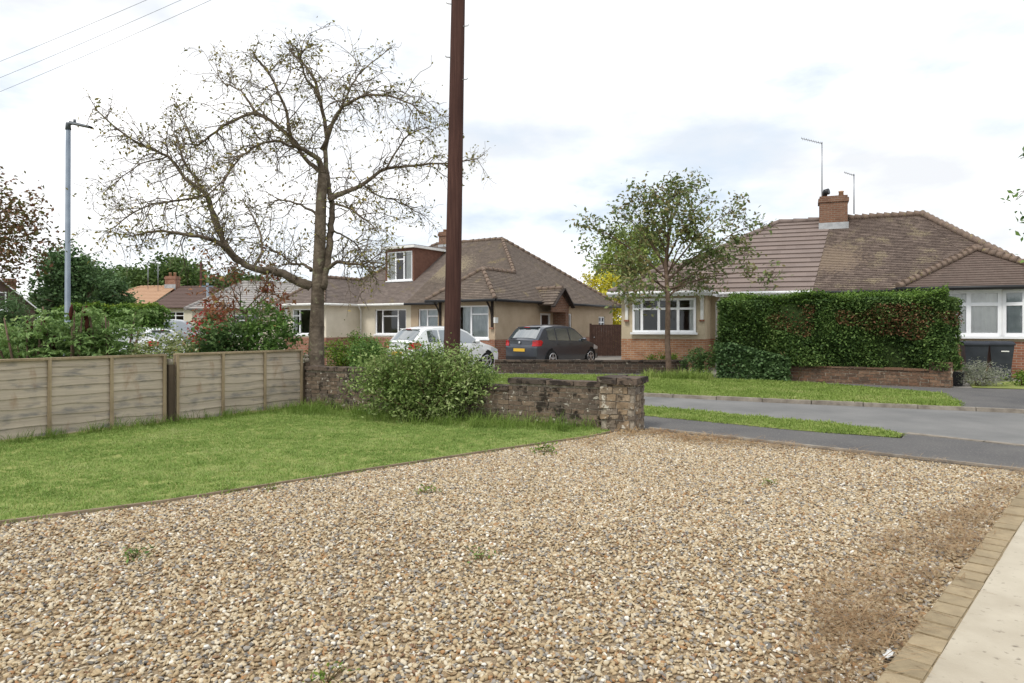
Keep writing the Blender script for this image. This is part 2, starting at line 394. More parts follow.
M['nearbrick'] = mat_bricks('old wall brick', [srgb(104, 92, 82), srgb(124, 106, 90), srgb(94, 87, 80), srgb(138, 120, 102), srgb(112, 100, 90)],
    lichen=[(srgb(188, 183, 170), 15, 0.60), (srgb(52, 46, 40), 5, 0.55)])
M['pierbrick'] = mat_bricks('old pier brick', [srgb(150, 130, 106), srgb(140, 126, 110), srgb(122, 113, 103), srgb(166, 148, 126), srgb(134, 120, 102)],
    lichen=[(srgb(192, 186, 172), 10, 0.58), (srgb(82, 72, 62), 6, 0.56)])
M['mortar'] = noisy('old mortar', srgb(112, 104, 94), srgb(172, 162, 146), 12, 0.95, 0.1, 50, 0.6, 0.01)
M['coping'] = mat_bricks('mossy coping', [srgb(98, 86, 78), srgb(112, 98, 87), srgb(88, 79, 72)], lichen=[(srgb(150, 142, 128), 14, 0.62), (srgb(54, 48, 44), 5, 0.52)])
M['farbrick'] = mat_bricks('far wall brick', [srgb(128, 98, 78), srgb(112, 88, 72), srgb(146, 118, 96), srgb(98, 80, 68)], lichen=[(srgb(172, 160, 142), 7, 0.62)])
M['darkbrick'] = mat_bricks('dark wall brick', [srgb(96, 80, 70), srgb(84, 74, 68), srgb(112, 92, 78), srgb(76, 68, 62)], lichen=[(srgb(158, 150, 136), 8, 0.62)])
M['render_tan'] = noisy('tan pebbledash', srgb(176, 158, 134), srgb(190, 172, 148), 1.5, 0.95, 0.1, 60, 0.9, 0.015, c3=srgb(168, 148, 122), s3=70, f3=0.55)
M['render_cream'] = noisy('cream pebbledash', srgb(208, 200, 180), srgb(222, 214, 196), 1.5, 0.95, 0.1, 60, 0.8, 0.012, c3=srgb(186, 178, 160), s3=70, f3=0.56)
M['render_beige'] = noisy('beige pebbledash', srgb(190, 176, 150), srgb(206, 192, 166), 1.5, 0.95, 0.1, 60, 0.9, 0.015, c3=srgb(166, 152, 128), s3=70, f3=0.55)
M['housebrick'] = mat_brick_tex('house brick', srgb(162, 114, 84), srgb(182, 138, 104), srgb(176, 162, 144))
M['redbrick'] = mat_brick_tex('red brick', srgb(140, 92, 72), srgb(160, 110, 88), srgb(160, 146, 132))
M['tile_old'] = mat_tiles('old plain tiles', [srgb(98, 88, 80), srgb(116, 104, 94), srgb(106, 94, 85), srgb(126, 113, 102)], tw=0.18, rh=0.12, moss=(srgb(140, 126, 92), 0.335), patch=srgb(84, 77, 71), spot=((-6.0, 5.0, 4.4), 2.2, srgb(150, 138, 116)))
M['tile_left'] = mat_tiles('weathered tiles', [srgb(108, 98, 92), srgb(126, 114, 106), srgb(118, 106, 99), srgb(134, 122, 114)], tw=0.18, rh=0.12, moss=(srgb(132, 120, 72), 0.345), patch=srgb(96, 87, 82))
M['tile_moss'] = mat_tiles('mossy brown tiles', [srgb(92, 80, 73), srgb(116, 102, 93), srgb(105, 92, 84), srgb(132, 117, 107)], tw=0.18, rh=0.12, moss=(srgb(140, 128, 106), 0.30), patch=srgb(72, 62, 58), spot=((6.9, 3.4, 3.9), 1.9, srgb(136, 120, 104)))
M['tile_new'] = mat_tiles('concrete tiles', [srgb(126, 113, 107), srgb(137, 123, 116), srgb(131, 118, 112)], tw=0.33, rh=0.34, gap=0.004, rough=0.8)
M['tile_bay'] = mat_tiles('brown bay tiles', [srgb(98, 86, 79), srgb(114, 100, 92), srgb(106, 92, 85)], patch=srgb(94, 79, 72))
M['tile_grey'] = mat_tiles('grey concrete tiles', [srgb(150, 146, 142), srgb(164, 160, 154), srgb(156, 150, 148)], tw=0.33, rh=0.34)
M['tile_orange'] = mat_tiles('orange clay tiles', [srgb(176, 142, 116), srgb(188, 154, 126), srgb(182, 148, 120)])
M['tile_brown'] = mat_tiles('dark brown tiles', [srgb(98, 82, 76), srgb(110, 92, 85), srgb(104, 86, 80)])
M['tile_hang'] = mat_tiles('hung clay tiles', [srgb(106, 76, 64), srgb(122, 88, 74), srgb(114, 82, 69)])
M['chimbrick'] = mat_brick_tex('sooty chimney brick', srgb(118, 86, 70), srgb(140, 104, 84), srgb(140, 126, 112))
M['ridge'] = noisy('ridge tile', srgb(112, 98, 88), srgb(134, 116, 103), 6, 0.85, 0.2, 40, 0.4, 0.01, c3=srgb(150, 140, 96), s3=9, f3=0.6)
M['white'] = noisy('white plastic', srgb(236, 238, 240), srgb(243, 244, 246), 4, 0.35, 0.4)
M['white_worn'] = noisy('white paint', srgb(222, 222, 218), srgb(238, 238, 234), 6, 0.6, 0.3)
M['black_plastic'] = plain('black plastic', srgb(38, 38, 40), 0.45)
M['dark_wood'] = noisy('dark stained wood', srgb(40, 34, 30), srgb(58, 48, 42), 8, 0.7, 0.3)
M['gate_brown'] = noisy('brown stained boards', srgb(62, 46, 40), srgb(78, 58, 50), 7, 0.75, 0.25)
M['glass'] = mat_glass()
M['curtain'] = noisy('net curtain', srgb(232, 232, 228), srgb(246, 246, 242), 3, 0.9, 0.1)
M['curtain_grey'] = noisy('grey curtain', srgb(190, 198, 200), srgb(216, 222, 222), 3, 0.9, 0.1)
M['lead'] = noisy('lead flashing', srgb(150, 152, 154), srgb(178, 180, 182), 5, 0.6, 0.4)
M['steel'] = noisy('galvanised steel', srgb(112, 124, 138), srgb(130, 142, 154), 3, 0.5, 0.4)
M['lamp_grey'] = plain('grey lamp housing', srgb(92, 98, 104), 0.5)
M['alu'] = plain('aluminium', srgb(160, 162, 166), 0.4, 0.5, 0.6)
M['galv_dark'] = plain('dull galvanised iron', srgb(170, 170, 172), 0.5, 0.4, 0.4)
def mat_wood(name, c1, c2, c3, axis='Z', rough=0.85, dk=0.75, stain=None):
    m = NT(name); v = m.coord('Object'); mp = m.n('ShaderNodeMapping')
    mp.inputs['Scale'].default_value = {'X': (0.6, 14, 14), 'Z': (14, 14, 0.5), 'Y': (14, 0.6, 14)}[axis]
    m.l(v, mp.inputs['Vector']); g = m.noise(mp.outputs[0], 2.2, 7, 0.65)
    c = m.ramp(g, [(0.3, c1), (0.5, c2), (0.72, c3)])
    big = m.noise(v, 1.6, 4); c = m.mix(m.ramp(big, [(0.4, (0, 0, 0)), (0.68, (dk, dk, dk))]), c, tuple(a * 0.72 for a in c1[:3]))
    if stain:                                           # rain stains and rusty algae with ragged outlines
        ms = m.n('ShaderNodeMapping'); ms.inputs['Scale'].default_value = (1.3, 1, 5.0); m.l(v, ms.inputs['Vector'])
        c = m.mix(m.ramp(m.noise(ms.outputs[0], 1.6, 6, 0.6), [(0.52, (0, 0, 0)), (0.66, (0.8, 0.8, 0.8))]), c, stain[0])
        ms = m.n('ShaderNodeMapping'); ms.inputs['Scale'].default_value = (2.2, 1, 0.9); ms.inputs['Location'].default_value = (5, 0, 2); m.l(v, ms.inputs['Vector'])
        c = m.mix(m.ramp(m.noise(ms.outputs[0], 1.3, 6, 0.65), [(0.55, (0, 0, 0)), (0.7, (0.7, 0.7, 0.7))]), c, stain[1])
    m.col(c); m.set(rough, 0.2); m.bump(g, 0.35, 0.006); return m.m
M['fence_board'] = mat_wood('weathered fence board', srgb(168, 154, 138), srgb(188, 174, 156), srgb(204, 190, 170), 'X', dk=0.35, stain=(srgb(116, 115, 114), srgb(142, 108, 78)))
M['fence_frame'] = mat_wood('weathered fence batten', srgb(140, 122, 98), srgb(160, 142, 116), srgb(174, 156, 128), 'Z')
M['post_dark'] = mat_wood('dark fence post', srgb(62, 52, 44), srgb(82, 70, 58), srgb(100, 86, 72), 'Z')
M['pole'] = mat_wood('creosoted pole', srgb(62, 42, 38), srgb(78, 53, 47), srgb(96, 69, 61), 'Z', dk=0.4)
M['edging'] = mat_wood('timber edging', srgb(120, 106, 88), srgb(140, 124, 104), srgb(156, 140, 118), 'X')
M['bark'] = noisy('grey brown bark', srgb(86, 76, 66), srgb(126, 114, 100), 5, 0.95, 0.1, 22, 1.0, 0.03, c3=srgb(142, 140, 112), s3=6, f3=0.58)
M['bark_brown'] = noisy('brown bark', srgb(100, 84, 72), srgb(132, 112, 98), 6, 0.95, 0.1, 25, 0.9, 0.02)
M['stem'] = noisy('twig', srgb(96, 82, 58), srgb(116, 104, 74), 6, 0.9, 0.1)
# leaves
G = lambda *t: [srgb(*c) for c in t]
M['lf_bush'] = leaf_mat('bush leaves', G((84, 108, 54), (110, 134, 70), (134, 156, 88), (154, 170, 108), (174, 184, 132)))
M['lf_sumac'] = leaf_mat('feathery leaves', G((90, 118, 66), (116, 146, 82), (140, 168, 104), (160, 182, 120)))
M['lf_dark'] = leaf_mat('dark leaves', G((62, 88, 50), (84, 110, 62), (102, 130, 74), (122, 146, 90)))
M['lf_mid'] = leaf_mat('green leaves', G((72, 102, 50), (94, 126, 62), (114, 148, 74), (136, 164, 90)))
M['lf_hedge'] = leaf_mat('hedge leaves', G((50, 70, 38), (68, 94, 48), (88, 114, 58), (108, 134, 70), (136, 156, 92)), trans=0.18, rough=0.6)
M['lf_hedge_brown'] = leaf_mat('brown hedge leaves', G((100, 66, 50), (122, 82, 60), (134, 100, 72), (106, 94, 60), (88, 100, 56), (74, 96, 50)), trans=0.15)
M['lf_hedge_top'] = leaf_mat('fresh hedge leaves', G((72, 100, 40), (98, 128, 52), (122, 150, 68)), trans=0.3)
M['lf_privet'] = leaf_mat('light hedge leaves', G((72, 100, 34), (104, 132, 46), (140, 158, 66)))
M['lf_white'] = leaf_mat('pale flower leaves', G((104, 122, 68), (130, 142, 88), (156, 162, 112), (204, 204, 172)))
M['lf_red'] = leaf_mat('red leaves', G((150, 48, 50), (184, 60, 60), (200, 90, 80)))
M['lf_rust'] = leaf_mat('rust leaves', G((122, 78, 58), (150, 96, 68), (168, 120, 84), (112, 108, 70)))
M['lf_brown'] = leaf_mat('brown green leaves', G((104, 78, 56), (128, 92, 68), (96, 98, 58), (120, 116, 72)))
M['lf_apple'] = leaf_mat('sparse yellow green leaves', G((96, 100, 50), (124, 124, 66), (150, 140, 78), (172, 152, 92)))
M['lf_street'] = leaf_mat('street tree leaves', G((90, 104, 64), (108, 124, 74), (126, 142, 88), (138, 122, 86), (150, 160, 106)))
M['lf_yellow'] = leaf_mat('yellow leaves', G((176, 178, 60), (216, 206, 70), (236, 226, 100)))
M['lf_lime'] = leaf_mat('pale green leaves', G((112, 132, 64), (134, 152, 78), (154, 168, 92), (172, 182, 108)), patch=0.4)
M['lf_far'] = leaf_mat('far tree leaves', G((62, 84, 44), (80, 104, 54), (100, 122, 66), (116, 136, 80)), patch=0.35)
M['lf_fardark'] = leaf_mat('far dark leaves', G((62, 86, 54), (80, 106, 66), (96, 124, 78), (116, 142, 94)), patch=0.4)
M['lf_lav'] = leaf_mat('grey lavender leaves', G((126, 134, 108), (148, 154, 130), (168, 170, 152), (154, 148, 160)))
M['berry'] = plain('red berries', srgb(190, 40, 38), 0.4)
M['plume'] = noisy('dark red seed head', srgb(58, 32, 28), srgb(82, 46, 38), 20, 0.9, 0.1)
M['gr_lawn'] = mat_grass('lawn grass', G((110, 134, 66), (128, 154, 78), (148, 170, 94), (172, 180, 120)))
M['gr_verge'] = mat_grass('verge grass', G((108, 130, 60), (126, 148, 70), (144, 164, 86), (168, 174, 110)))
M['gr_long'] = mat_grass('long grass', G((86, 108, 46), (104, 130, 56), (124, 148, 70), (150, 162, 96)))
M['gr_dry'] = mat_grass('dry straw', G((140, 108, 74), (164, 130, 92), (184, 154, 112), (196, 174, 136)), 3)
M['needle'] = mat_grass('dry needles', G((134, 108, 78), (162, 134, 100), (188, 162, 128)), 3)

# ------------------------------------------------------------------ the ground
structure('ground', [(-900, -60, -0.16), (900, -60, -0.16), (900, 1500, -0.16), (-900, 1500, -0.16)], M['ground'])
RZ = -0.06
far_lo = [(15, 9.0), (11.8, 10.9), (8.45, 12.5), (5.7, 13.7), (3.08, 15.05), (0.4, 16.6), (-5, 20.3), (-12, 26), (-30, 43)]
near_up = [(9.5, 5.2), (7.0, 7.9), (5.5, 9.55), (5.03, 10.45), (2.6, 12.7), (-2, 17.0), (-9, 23.3), (-28, 41)]
structure('road', [(x, y, RZ) for x, y in near_up] + [(x, y, RZ) for x, y in reversed(far_lo)], M['asphalt'])
# footpath and drive crossing on our side
structure('pavement', [(1.95, 9.92), (5.4, 6.95), (8.2, 4.2), (9.35, 5.3), (7.0, 7.95), (5.48, 9.5), (5.2, 9.12), (4.08, 9.8), (2.31, 11.35), (-2.3, 15.3), (-9, 21.2), (-28, 38.5), (-29, 37), (-9.5, 19.3), (-3.9, 13.2), (1.6, 10.3)], M['path_asphalt'])
mb = MB()
for a, b in zip(near_up, near_up[1:]):
    mb.face([(a[0], a[1], RZ - 0.05), (b[0], b[1], RZ - 0.05), (b[0] - 0.02, b[1] - 0.02, 0.002), (a[0] - 0.02, a[1] - 0.02, 0.002)])
tag(mb.build('kerb', M['kerb']), kind='structure')
verge_near = [(5.46, 9.52), (5.0, 10.42), (2.57, 12.67), (-2, 16.9), (-9, 23.2), (-20, 33.5), (-20.5, 32.4), (-9, 21.2), (-2.3, 15.3), (2.31, 11.35), (4.08, 9.8), (5.15, 9.18)]
structure('verge', [(x, y, 0.006) for x, y in verge_near], M['lawn'])
# far side: kerb stones, verge, footpath, plots
mb = MB(); rnd = random.Random(4)
def along(pts, step):
    """points every step metres along a 2-d polyline with the direction there"""
    out = []; carry = 0.0
    for a, b in zip(pts, pts[1:]):
        a, b = Vector(a), Vector(b); d = (b - a).length; u = (b - a) / d; t = carry
        while t < d: out.append((a + u * t, u)); t += step
        carry = t - d
    return out
for p, u in along(far_lo[1:8], 0.92):
    a = Matrix.Translation((p.x, p.y, 0)) @ Matrix.Rotation(math.atan2(u.y, u.x), 4, 'Z')
    mb.box((0, -0.13, RZ - 0.05), (0.905, 0.0, 0.012 + rnd.uniform(-0.008, 0.008)), a)
tag(mb.build('kerb', M['kerb']), kind='structure')
verge_far = [(8.35, 12.68), (5.75, 13.82), (3.14, 15.18), (0.45, 16.75), (-4.9, 20.4), (-11, 25.3), (-11.6, 26.6), (-4, 21.6), (0, 21.0), (4.25, 20.6), (7.9, 17.9), (9.5, 15.12), (8.7, 13.3)]
structure('verge', [(x, y, 0.006) for x, y in verge_far], M['lawn'])
structure('pavement', [(15, 9.2, -0.004), (11.85, 11.03, -0.004), (8.35, 12.66, -0.004), (8.7, 13.3, 0.0), (9.5, 15.12, 0), (7.9, 17.9, 0), (4.25, 20.6, 0), (0, 21.0, 0), (-4, 21.6, 0), (-11.6, 26.6, 0),
    (-12, 27.6, 0), (-4.2, 22.6, 0), (0, 22.0, 0), (4.6, 21.6, 0), (8.4, 18.8, 0), (10.9, 16.6, 0), (22, 12, 0), (20, 7, 0)], M['path_asphalt'])
structure('front_garden', [(-13, 28, -0.01), (-4.2, 22.5, -0.01), (0, 21.9, -0.01), (4.6, 21.5, -0.01), (8.4, 18.7, -0.01), (10.9, 16.5, -0.01), (22, 11.9, -0.01), (40, 20, -0.01), (40, 60, -0.01), (-20, 60, -0.01)], M['drive'])
structure('planting_bed', [(11.2, 16.6, 0.004), (14.5, 15.4, 0.004), (16, 18.2, 0.004), (12.4, 18.6, 0.004)], M['lawn'])

# our own garden
edge_line = [(-9, 0.6), (-6.3, 3.2), (-3.95, 5.18), (-2.96, 5.84), (-1.75, 6.92), (-0.2, 8.25), (1.05, 9.25), (1.42, 9.68)]
fence_e = Vector((-3.85, 12.65)); fence_d = Vector((-0.577, -0.816)).normalized()
fe = [fence_e + fence_d * t for t in (0, 9)]
structure('lawn', [(x, y, 0.0) for x, y in edge_line] + [(1.3, 10.1, 0), (-3.75, 12.72, 0), (fe[0].x, fe[0].y, 0), (fe[1].x, fe[1].y, 0), (-11, 3, 0)], M['lawn'])
pave_o = Vector((-0.95, 0.17)); pave_d = Vector((0.679, 0.734)).normalized()       # outer (gravel) line of the paving blocks
po = lambda t, s=0.0: (pave_o.x + pave_d.x * t + pave_d.y * s, pave_o.y + pave_d.y * t - pave_d.x * s)
tE = 9.3
gravel = [(x, y) for x, y in edge_line] + [(1.5, 9.75), (2.03, 9.93), po(tE)] + [po(-3.5), (-9, -3)]
structure('gravel_drive', [(x, y, -0.02) for x, y in gravel], M['gravel_bed'])
structure('path', [(*po(-4, 0.147), 0.0285), (*po(-4, 6), 0.0285), (*po(tE + 0.4, 6), 0.0285), (*po(tE + 0.4, 0.147), 0.0285)], M['concrete'])
mb = MB(); t = -3.5; rnd = random.Random(2)
while t < tE:
    n = rnd.uniform(0.158, 0.172); a = Matrix.Translation((*po(t), 0)) @ Matrix.Rotation(math.atan2(pave_d.y, pave_d.x), 4, 'Z')
    z = 0.033 + rnd.uniform(-0.005, 0.005); k = 0.008
    b = len(mb.v); L0, L1, W0, W1 = 0.002, n - 0.003, -0.15 + rnd.uniform(-.004, .004), rnd.uniform(-.004, .004)
    mb.box((L0, W0, -0.05), (L1, W1, z - k), a)
    mb.v[b + 4:b + 8] = [tuple(a @ Vector(q)) for q in ((L0, W0, z - k), (L1, W0, z - k), (L0, W1, z - k), (L1, W1, z - k))]
    mb.box((L0 + k, W0 + k, z - k - 0.001), (L1 - k, W1 - k, z), a, 0.0015, rnd)
    t += n
tag(mb.build('paving', M['paver']), kind='structure')
mb = MB(); rnd = random.Random(6)                          # flush kerb stones of the drive crossing
for p, u in along([(5.52, 9.53), (7.0, 7.9), (9.4, 5.3)], 0.92):
    a = Matrix.Translation((p.x, p.y, 0)) @ Matrix.Rotation(math.atan2(u.y, u.x), 4, 'Z'); mb.box((0, -0.06, RZ - 0.06), (0.905, 0.07, 0.006 + rnd.uniform(-0.004, 0.006)), a, 0.004, rnd)
tag(mb.build('kerb', M['kerb']), kind='structure')
# edging strip where gravel meets the footpath: a thin concrete line
mb = MB(); mb.bar((2.0, 9.95, 0.0), (5.42, 6.98, 0.0), 0.05, 0.05); tag(mb.build('kerb', M['kerb']), kind='structure')

# stuff on the ground
rngA = np.random.default_rng(11)
stones = loose('pebble shapes', [stone_mesh('pebble', M['pebble'], rngA) for _ in range(6)])
def clip_poly(pts, ax, lo=None, hi=None):
    """clip a convex-enough outline by y or x limits"""
    for lim, sgn in ((lo, 1), (hi, -1)):
        if lim is None: continue
        out = []
        for a, b in zip(pts, pts[1:] + pts[:1]):
            fa, fb = (a[ax] - lim) * sgn, (b[ax] - lim) * sgn
            if fa >= 0: out.append(a)
            if fa * fb < 0:
                k = fa / (fa - fb); out.append(tuple(p + (q - p) * k for p, q in zip(a, b)))
        pts = out
    return pts
g_near = clip_poly([tuple(p) for p in gravel], 1, 2.0, 4.6)
g_far = clip_poly([tuple(p) for p in gravel], 1, 4.6, None)
scatter('gravel', [[(x, y, -0.012) for x, y in g_near], [(x, y, -0.012) for x, y in g_far]], stones, 4700, 0.009, 0.034, 5, tilt=0.7, vary=(0.55, 0.35))
tl = loose('lawn tufts', [tuft_mesh('grass tuft', M['gr_lawn'], rngA, 14, 0.06, 0.026, 0.006, 1.1) for _ in range(5)])
lawn_vis = clip_poly([(x, y, 0.0) for x, y in edge_line] + [(1.3, 10.1, 0), (-3.75, 12.72, 0), (fe[0].x, fe[0].y, 0), (fe[1].x, fe[1].y, 0), (-11, 3, 0)], 1, 3.6, None)
tag(scatter('grass', [lawn_vis], tl, 520, 0.6, 1.4, 2), kind='stuff')
tv = loose('verge tufts', [tuft_mesh('verge tuft', M['gr_verge'], rngA, 16, 0.08, 0.034, 0.009, 1.0) for _ in range(4)])
scatter('grass', [[(x, y, 0.006) for x, y in verge_near]], tv, 300, 0.7, 1.4, 3)
scatter('grass', [[(x, y, 0.006) for x, y in verge_far]], tv, 230, 0.8, 1.7, 4)
tg = loose('long tufts', [tuft_mesh('long grass tuft', M['gr_long'], rngA, 12, 0.10, 0.24, 0.008, 1.0) for _ in range(4)])
nrm = Vector((fence_d.y, -fence_d.x)) * -1      # from the fence towards the lawn
if nrm.x < 0: nrm = -nrm
fl = [fence_e + fence_d * t for t in (0.2, 7.5)]
wd = Vector((-0.89, 0.45)).normalized(); wn_ = Vector((-wd.y, wd.x)); wn_ = wn_ if wn_.y < 0 else -wn_
W0 = Vector((1.62, 10.0)); wp = lambda t, s=0.0: W0 + wd * t + wn_ * s
scatter('long_grass', [[(*wp(0.28, 0.13), 0), (*wp(6.0, 0.13), 0), (*wp(5.7, 0.95), 0), (*wp(3, 1.15), 0), (*wp(0.6, 0.75), 0)]], tg, 95, 0.25, 1.05, 5, tilt=0.45)
scatter('long_grass', [[(*fl[0], 0), (*fl[1], 0), (*(fl[1] + nrm * 0.16), 0), (*(fl[0] + nrm * 0.45), 0)]], tg, 110, 0.25, 0.85, 6, tilt=0.45)
ts = loose('street tree tufts', [tuft_mesh('rough tuft', M['gr_verge'], rngA, 18, 0.1, 0.28, 0.012, 0.8) for _ in range(3)])
scatter('long_grass', [[(3.9, 20.2, 0.006), (5.7, 19.3, 0.006), (5.5, 18.6, 0.006), (3.8, 19.4, 0.006)]], ts, 70, 0.6, 1.2, 7, tilt=0.3)
# dry needles and straw blown against the paving and round the pier
def straw_mesh(name, mat, rng, n, rad, ln, w):
    v, f = [], []
    for k in range(n):
        a, r, t = rng.uniform(0, 6.283), rad * math.sqrt(rng.uniform(0, 1)), rng.uniform(0, 6.283)
        c = np.array((r * math.cos(a), r * math.sin(a), rng.uniform(0, 0.025))); d = np.array((math.cos(t), math.sin(t), rng.uniform(-0.12, 0.25))) * ln * rng.uniform(0.4, 1)
        s = np.array((-math.sin(t), math.cos(t), 0)) * w / 2; i = len(v); md = c + d * 0.5 + np.array((0, 0, 0.008)) + s * rng.uniform(-6, 6)
        v += [c - s, c + s, md + s, md - s, c + d + s * 0.4, c + d - s * 0.4]; f += [(i, i + 1, i + 2, i + 3), (i + 3, i + 2, i + 4, i + 5)]
    me = bpy.data.meshes.new(name); me.from_pydata([tuple(p) for p in v], [], f); me.materials.append(mat); return me
tn = loose('needle litter', [straw_mesh('needles', M['needle'], rngA, 12, 0.16, 0.22, 0.0035) for _ in range(4)])
scatter('dry_needles', [[(*po(3.4, -0.02), 0.012), (*po(7.4, -0.02), 0.012), (*po(6.9, -0.35), 0.012), (*po(5.4, -0.6), 0.012), (*po(4.2, -0.55), 0.012), (*po(3.4, -0.25), 0.012)]], tn, 70, 0.7, 1.3, 8, tilt=0.1)
scatter('dry_needles', [[(*po(3.2, -0.02), 0.012), (*po(8.8, -0.02), 0.012), (*po(8.6, -0.25), 0.012), (*po(3.2, -0.3), 0.012)]], tn, 90, 0.6, 1.0, 9, tilt=0.1)
td = loose('straw litter', [straw_mesh('straw', M['gr_dry'], rngA, 14, 0.12, 0.13, 0.006) for _ in range(4)])
scatter('dry_needles', [[(2.3, 9.62, 0.012), (5.35, 6.98, 0.012), (5.15, 6.75, 0.012), (2.2, 9.2, 0.012)]], tn, 60, 0.6, 1.2, 14, tilt=0.1)
scatter('dry_straw', [[(1.25, 9.55, 0.012), (1.62, 9.35, 0.012), (2.5, 8.6, 0.012), (3.3, 8.55, 0.012), (2.1, 9.8, 0.012), (1.9, 9.75, 0.012), (1.6, 9.7, 0.012)]], td, 70, 0.7, 1.4, 10, tilt=0.1)
scatter('dry_straw', [[(0.6, 8.9, 0.012), (1.15, 9.3, 0.012), (1.5, 9.0, 0.012), (0.9, 8.3, 0.012)]], td, 30, 0.7, 1.2, 12, tilt=0.1)
# ------------------------------------------------------------------ walls of single bricks
def brick_run(mb, x0, x1, y0, y1, z0, z1, bl, bh, joint, rnd, jit=0.004, half=True):
    """courses of bricks in local axes filling x0..x1, one brick deep from y0 to y1"""
    z = z0; row = 0
    while z + bh * 0.6 < z1:
        h = min(bh, z1 - z); x = x0 - (bl * 0.5 if row % 2 else 0) - rnd.uniform(0, 0.02)
        while x < x1 - 0.01:
            l = bl * rnd.uniform(0.85, 1.15); a, b = max(x, x0), min(x + l - joint, x1)
            if b - a > 0.03:
                o = rnd.uniform(-0.006, 0.006)
                mb.box((a, y0 + o, z + joint / 2), (b, y1 + o, z + h - joint / 2), None, jit, rnd)
            x += l
        z += bh; row += 1
def wall(name, label, cat, p, q, height, thick, brick, mats, bl=0.23, bh=0.078, joint=0.014, cope=0.07, seed=1, cope_vert=True, group=None, overhang=0.03, z0=-0.05):
    """a garden wall from p to q (2-d): > brickwork, mortar, coping"""
    p, q = Vector(p), Vector(q); d = q - p; n = d.length
    t = thing(name, label, cat, (p.x, p.y, 0), math.atan2(d.y, d.x), group); rnd = random.Random(seed)
    if not hasattr(height, '__len__'): height = [(0, 1, height)]
    b, c, m = MB(), MB(), MB()
    for (s0, s1, h) in height:
        x0, x1 = s0 * n, s1 * n; top = h - cope
        m.box((x0 + 0.012, -thick / 2 + 0.014, z0), (x1 - 0.012, thick / 2 - 0.014, top - 0.004))
        brick_run(b, x0, x1, -thick / 2, -0.002, z0, top, bl, bh, joint, rnd); brick_run(b, x0, x1, 0.002, thick / 2, z0, top, bl, bh, joint, rnd)
        x = x0; cl = 0.115 if cope_vert else 0.42
        while x < x1 - 0.02:
            l = min(cl * rnd.uniform(0.92, 1.1), x1 - x)
            c.box((x + 0.004, -thick / 2 - overhang, top + rnd.uniform(0, 0.006)), (x + l - 0.004, thick / 2 + overhang, h + rnd.uniform(-0.008, 0.008)), None, 0.004, rnd); x += l
    b.build('brickwork', mats[0], t); m.build('mortar', mats[1], t); c.build('coping', mats[2], t)
    return t

wall('garden_wall', 'low dark mossy brick wall with lichen spots running behind the leafy bush to the pier', 'wall', wp(0.26), wp(6.05), [(0.0, 0.27, 0.68), (0.27, 0.72, 0.56), (0.72, 1.0, 0.76)], 0.22, None, (M['nearbrick'], M['mortar'], M['coping']), seed=3, cope_vert=False, cope=0.075)
# the pier at the wall's end
ang = math.atan2(wd.y, wd.x)
pier = thing('brick_pier', 'short square pier of worn brown brick and stone at the edge of the gravel', 'pier', (W0.x, W0.y, 0), ang)
rnd = random.Random(8); b, m = MB(), MB(); hw = 0.262
m.box((-hw + 0.02, -hw + 0.02, -0.05), (hw - 0.02, hw - 0.02, 0.665))
z = -0.05; row = 0
while z < 0.64:
    h = rnd.choice((0.075, 0.085, 0.105, 0.12)); h = min(h, 0.665 - z)
    for side in range(4):
        A = Matrix.Rotation(side * math.pi / 2, 4, 'Z'); x = -hw + (0.1 if row % 2 else 0.0); first = True
        while x < hw - 0.02:
            l = rnd.uniform(0.13, 0.27); e = min(x + l, hw - (0.0 if row % 2 else 0.1))
            if e - x > 0.03:
                o = rnd.uniform(-0.012, 0.01); b.box((x + 0.006, -hw + o, z + 0.006), (e - 0.006, -hw + 0.1, z + h - 0.006), A, 0.007, rnd)
            x = e + 1e-4 if e < hw - 0.11 else hw
    z += h; row += 1
b.build('brickwork', M['pierbrick'], pier); m.build('mortar', M['mortar'], pier)
c = MB()
for ix in range(2):
    for iy in range(2):
        x0, y0 = -0.305 + ix * 0.305, -0.305 + iy * 0.305
        c.box((x0 + 0.004, y0 + 0.004, 0.668 + rnd.uniform(0, 0.006)), (x0 + 0.296, y0 + 0.296, 0.755 + rnd.uniform(-0.012, 0.01)), None, 0.012, rnd)
c.build('coping', M['coping'], pier)

# low walls across the road
wall('front_wall', 'low dark brick wall in front of the grey car and the street tree', 'wall', (-0.55, 21.95), (5.55, 21.55), 0.42, 0.22, None, (M['darkbrick'], M['mortar'], M['coping']), seed=5, cope=0.06, cope_vert=False, bh=0.085)
wall('front_wall', 'low brown brick wall under the ivy covered hedge, ending in a stub pier', 'wall', (6.75, 19.3), (10.72, 16.6), [(0, 0.9, 0.44), (0.9, 1.0, 0.62)], 0.24, None, (M['farbrick'], M['mortar'], M['farbrick']), seed=6, cope=0.05, cope_vert=False)
wall('front_wall', 'red brick front wall low before the far left bungalow window, behind the bare tree', 'wall', (-7.2, 24.6), (-3.9, 22.9), 0.75, 0.22, None, (M['redbrick'], M['mortar'], M['coping']), seed=7, cope=0.06, cope_vert=False)

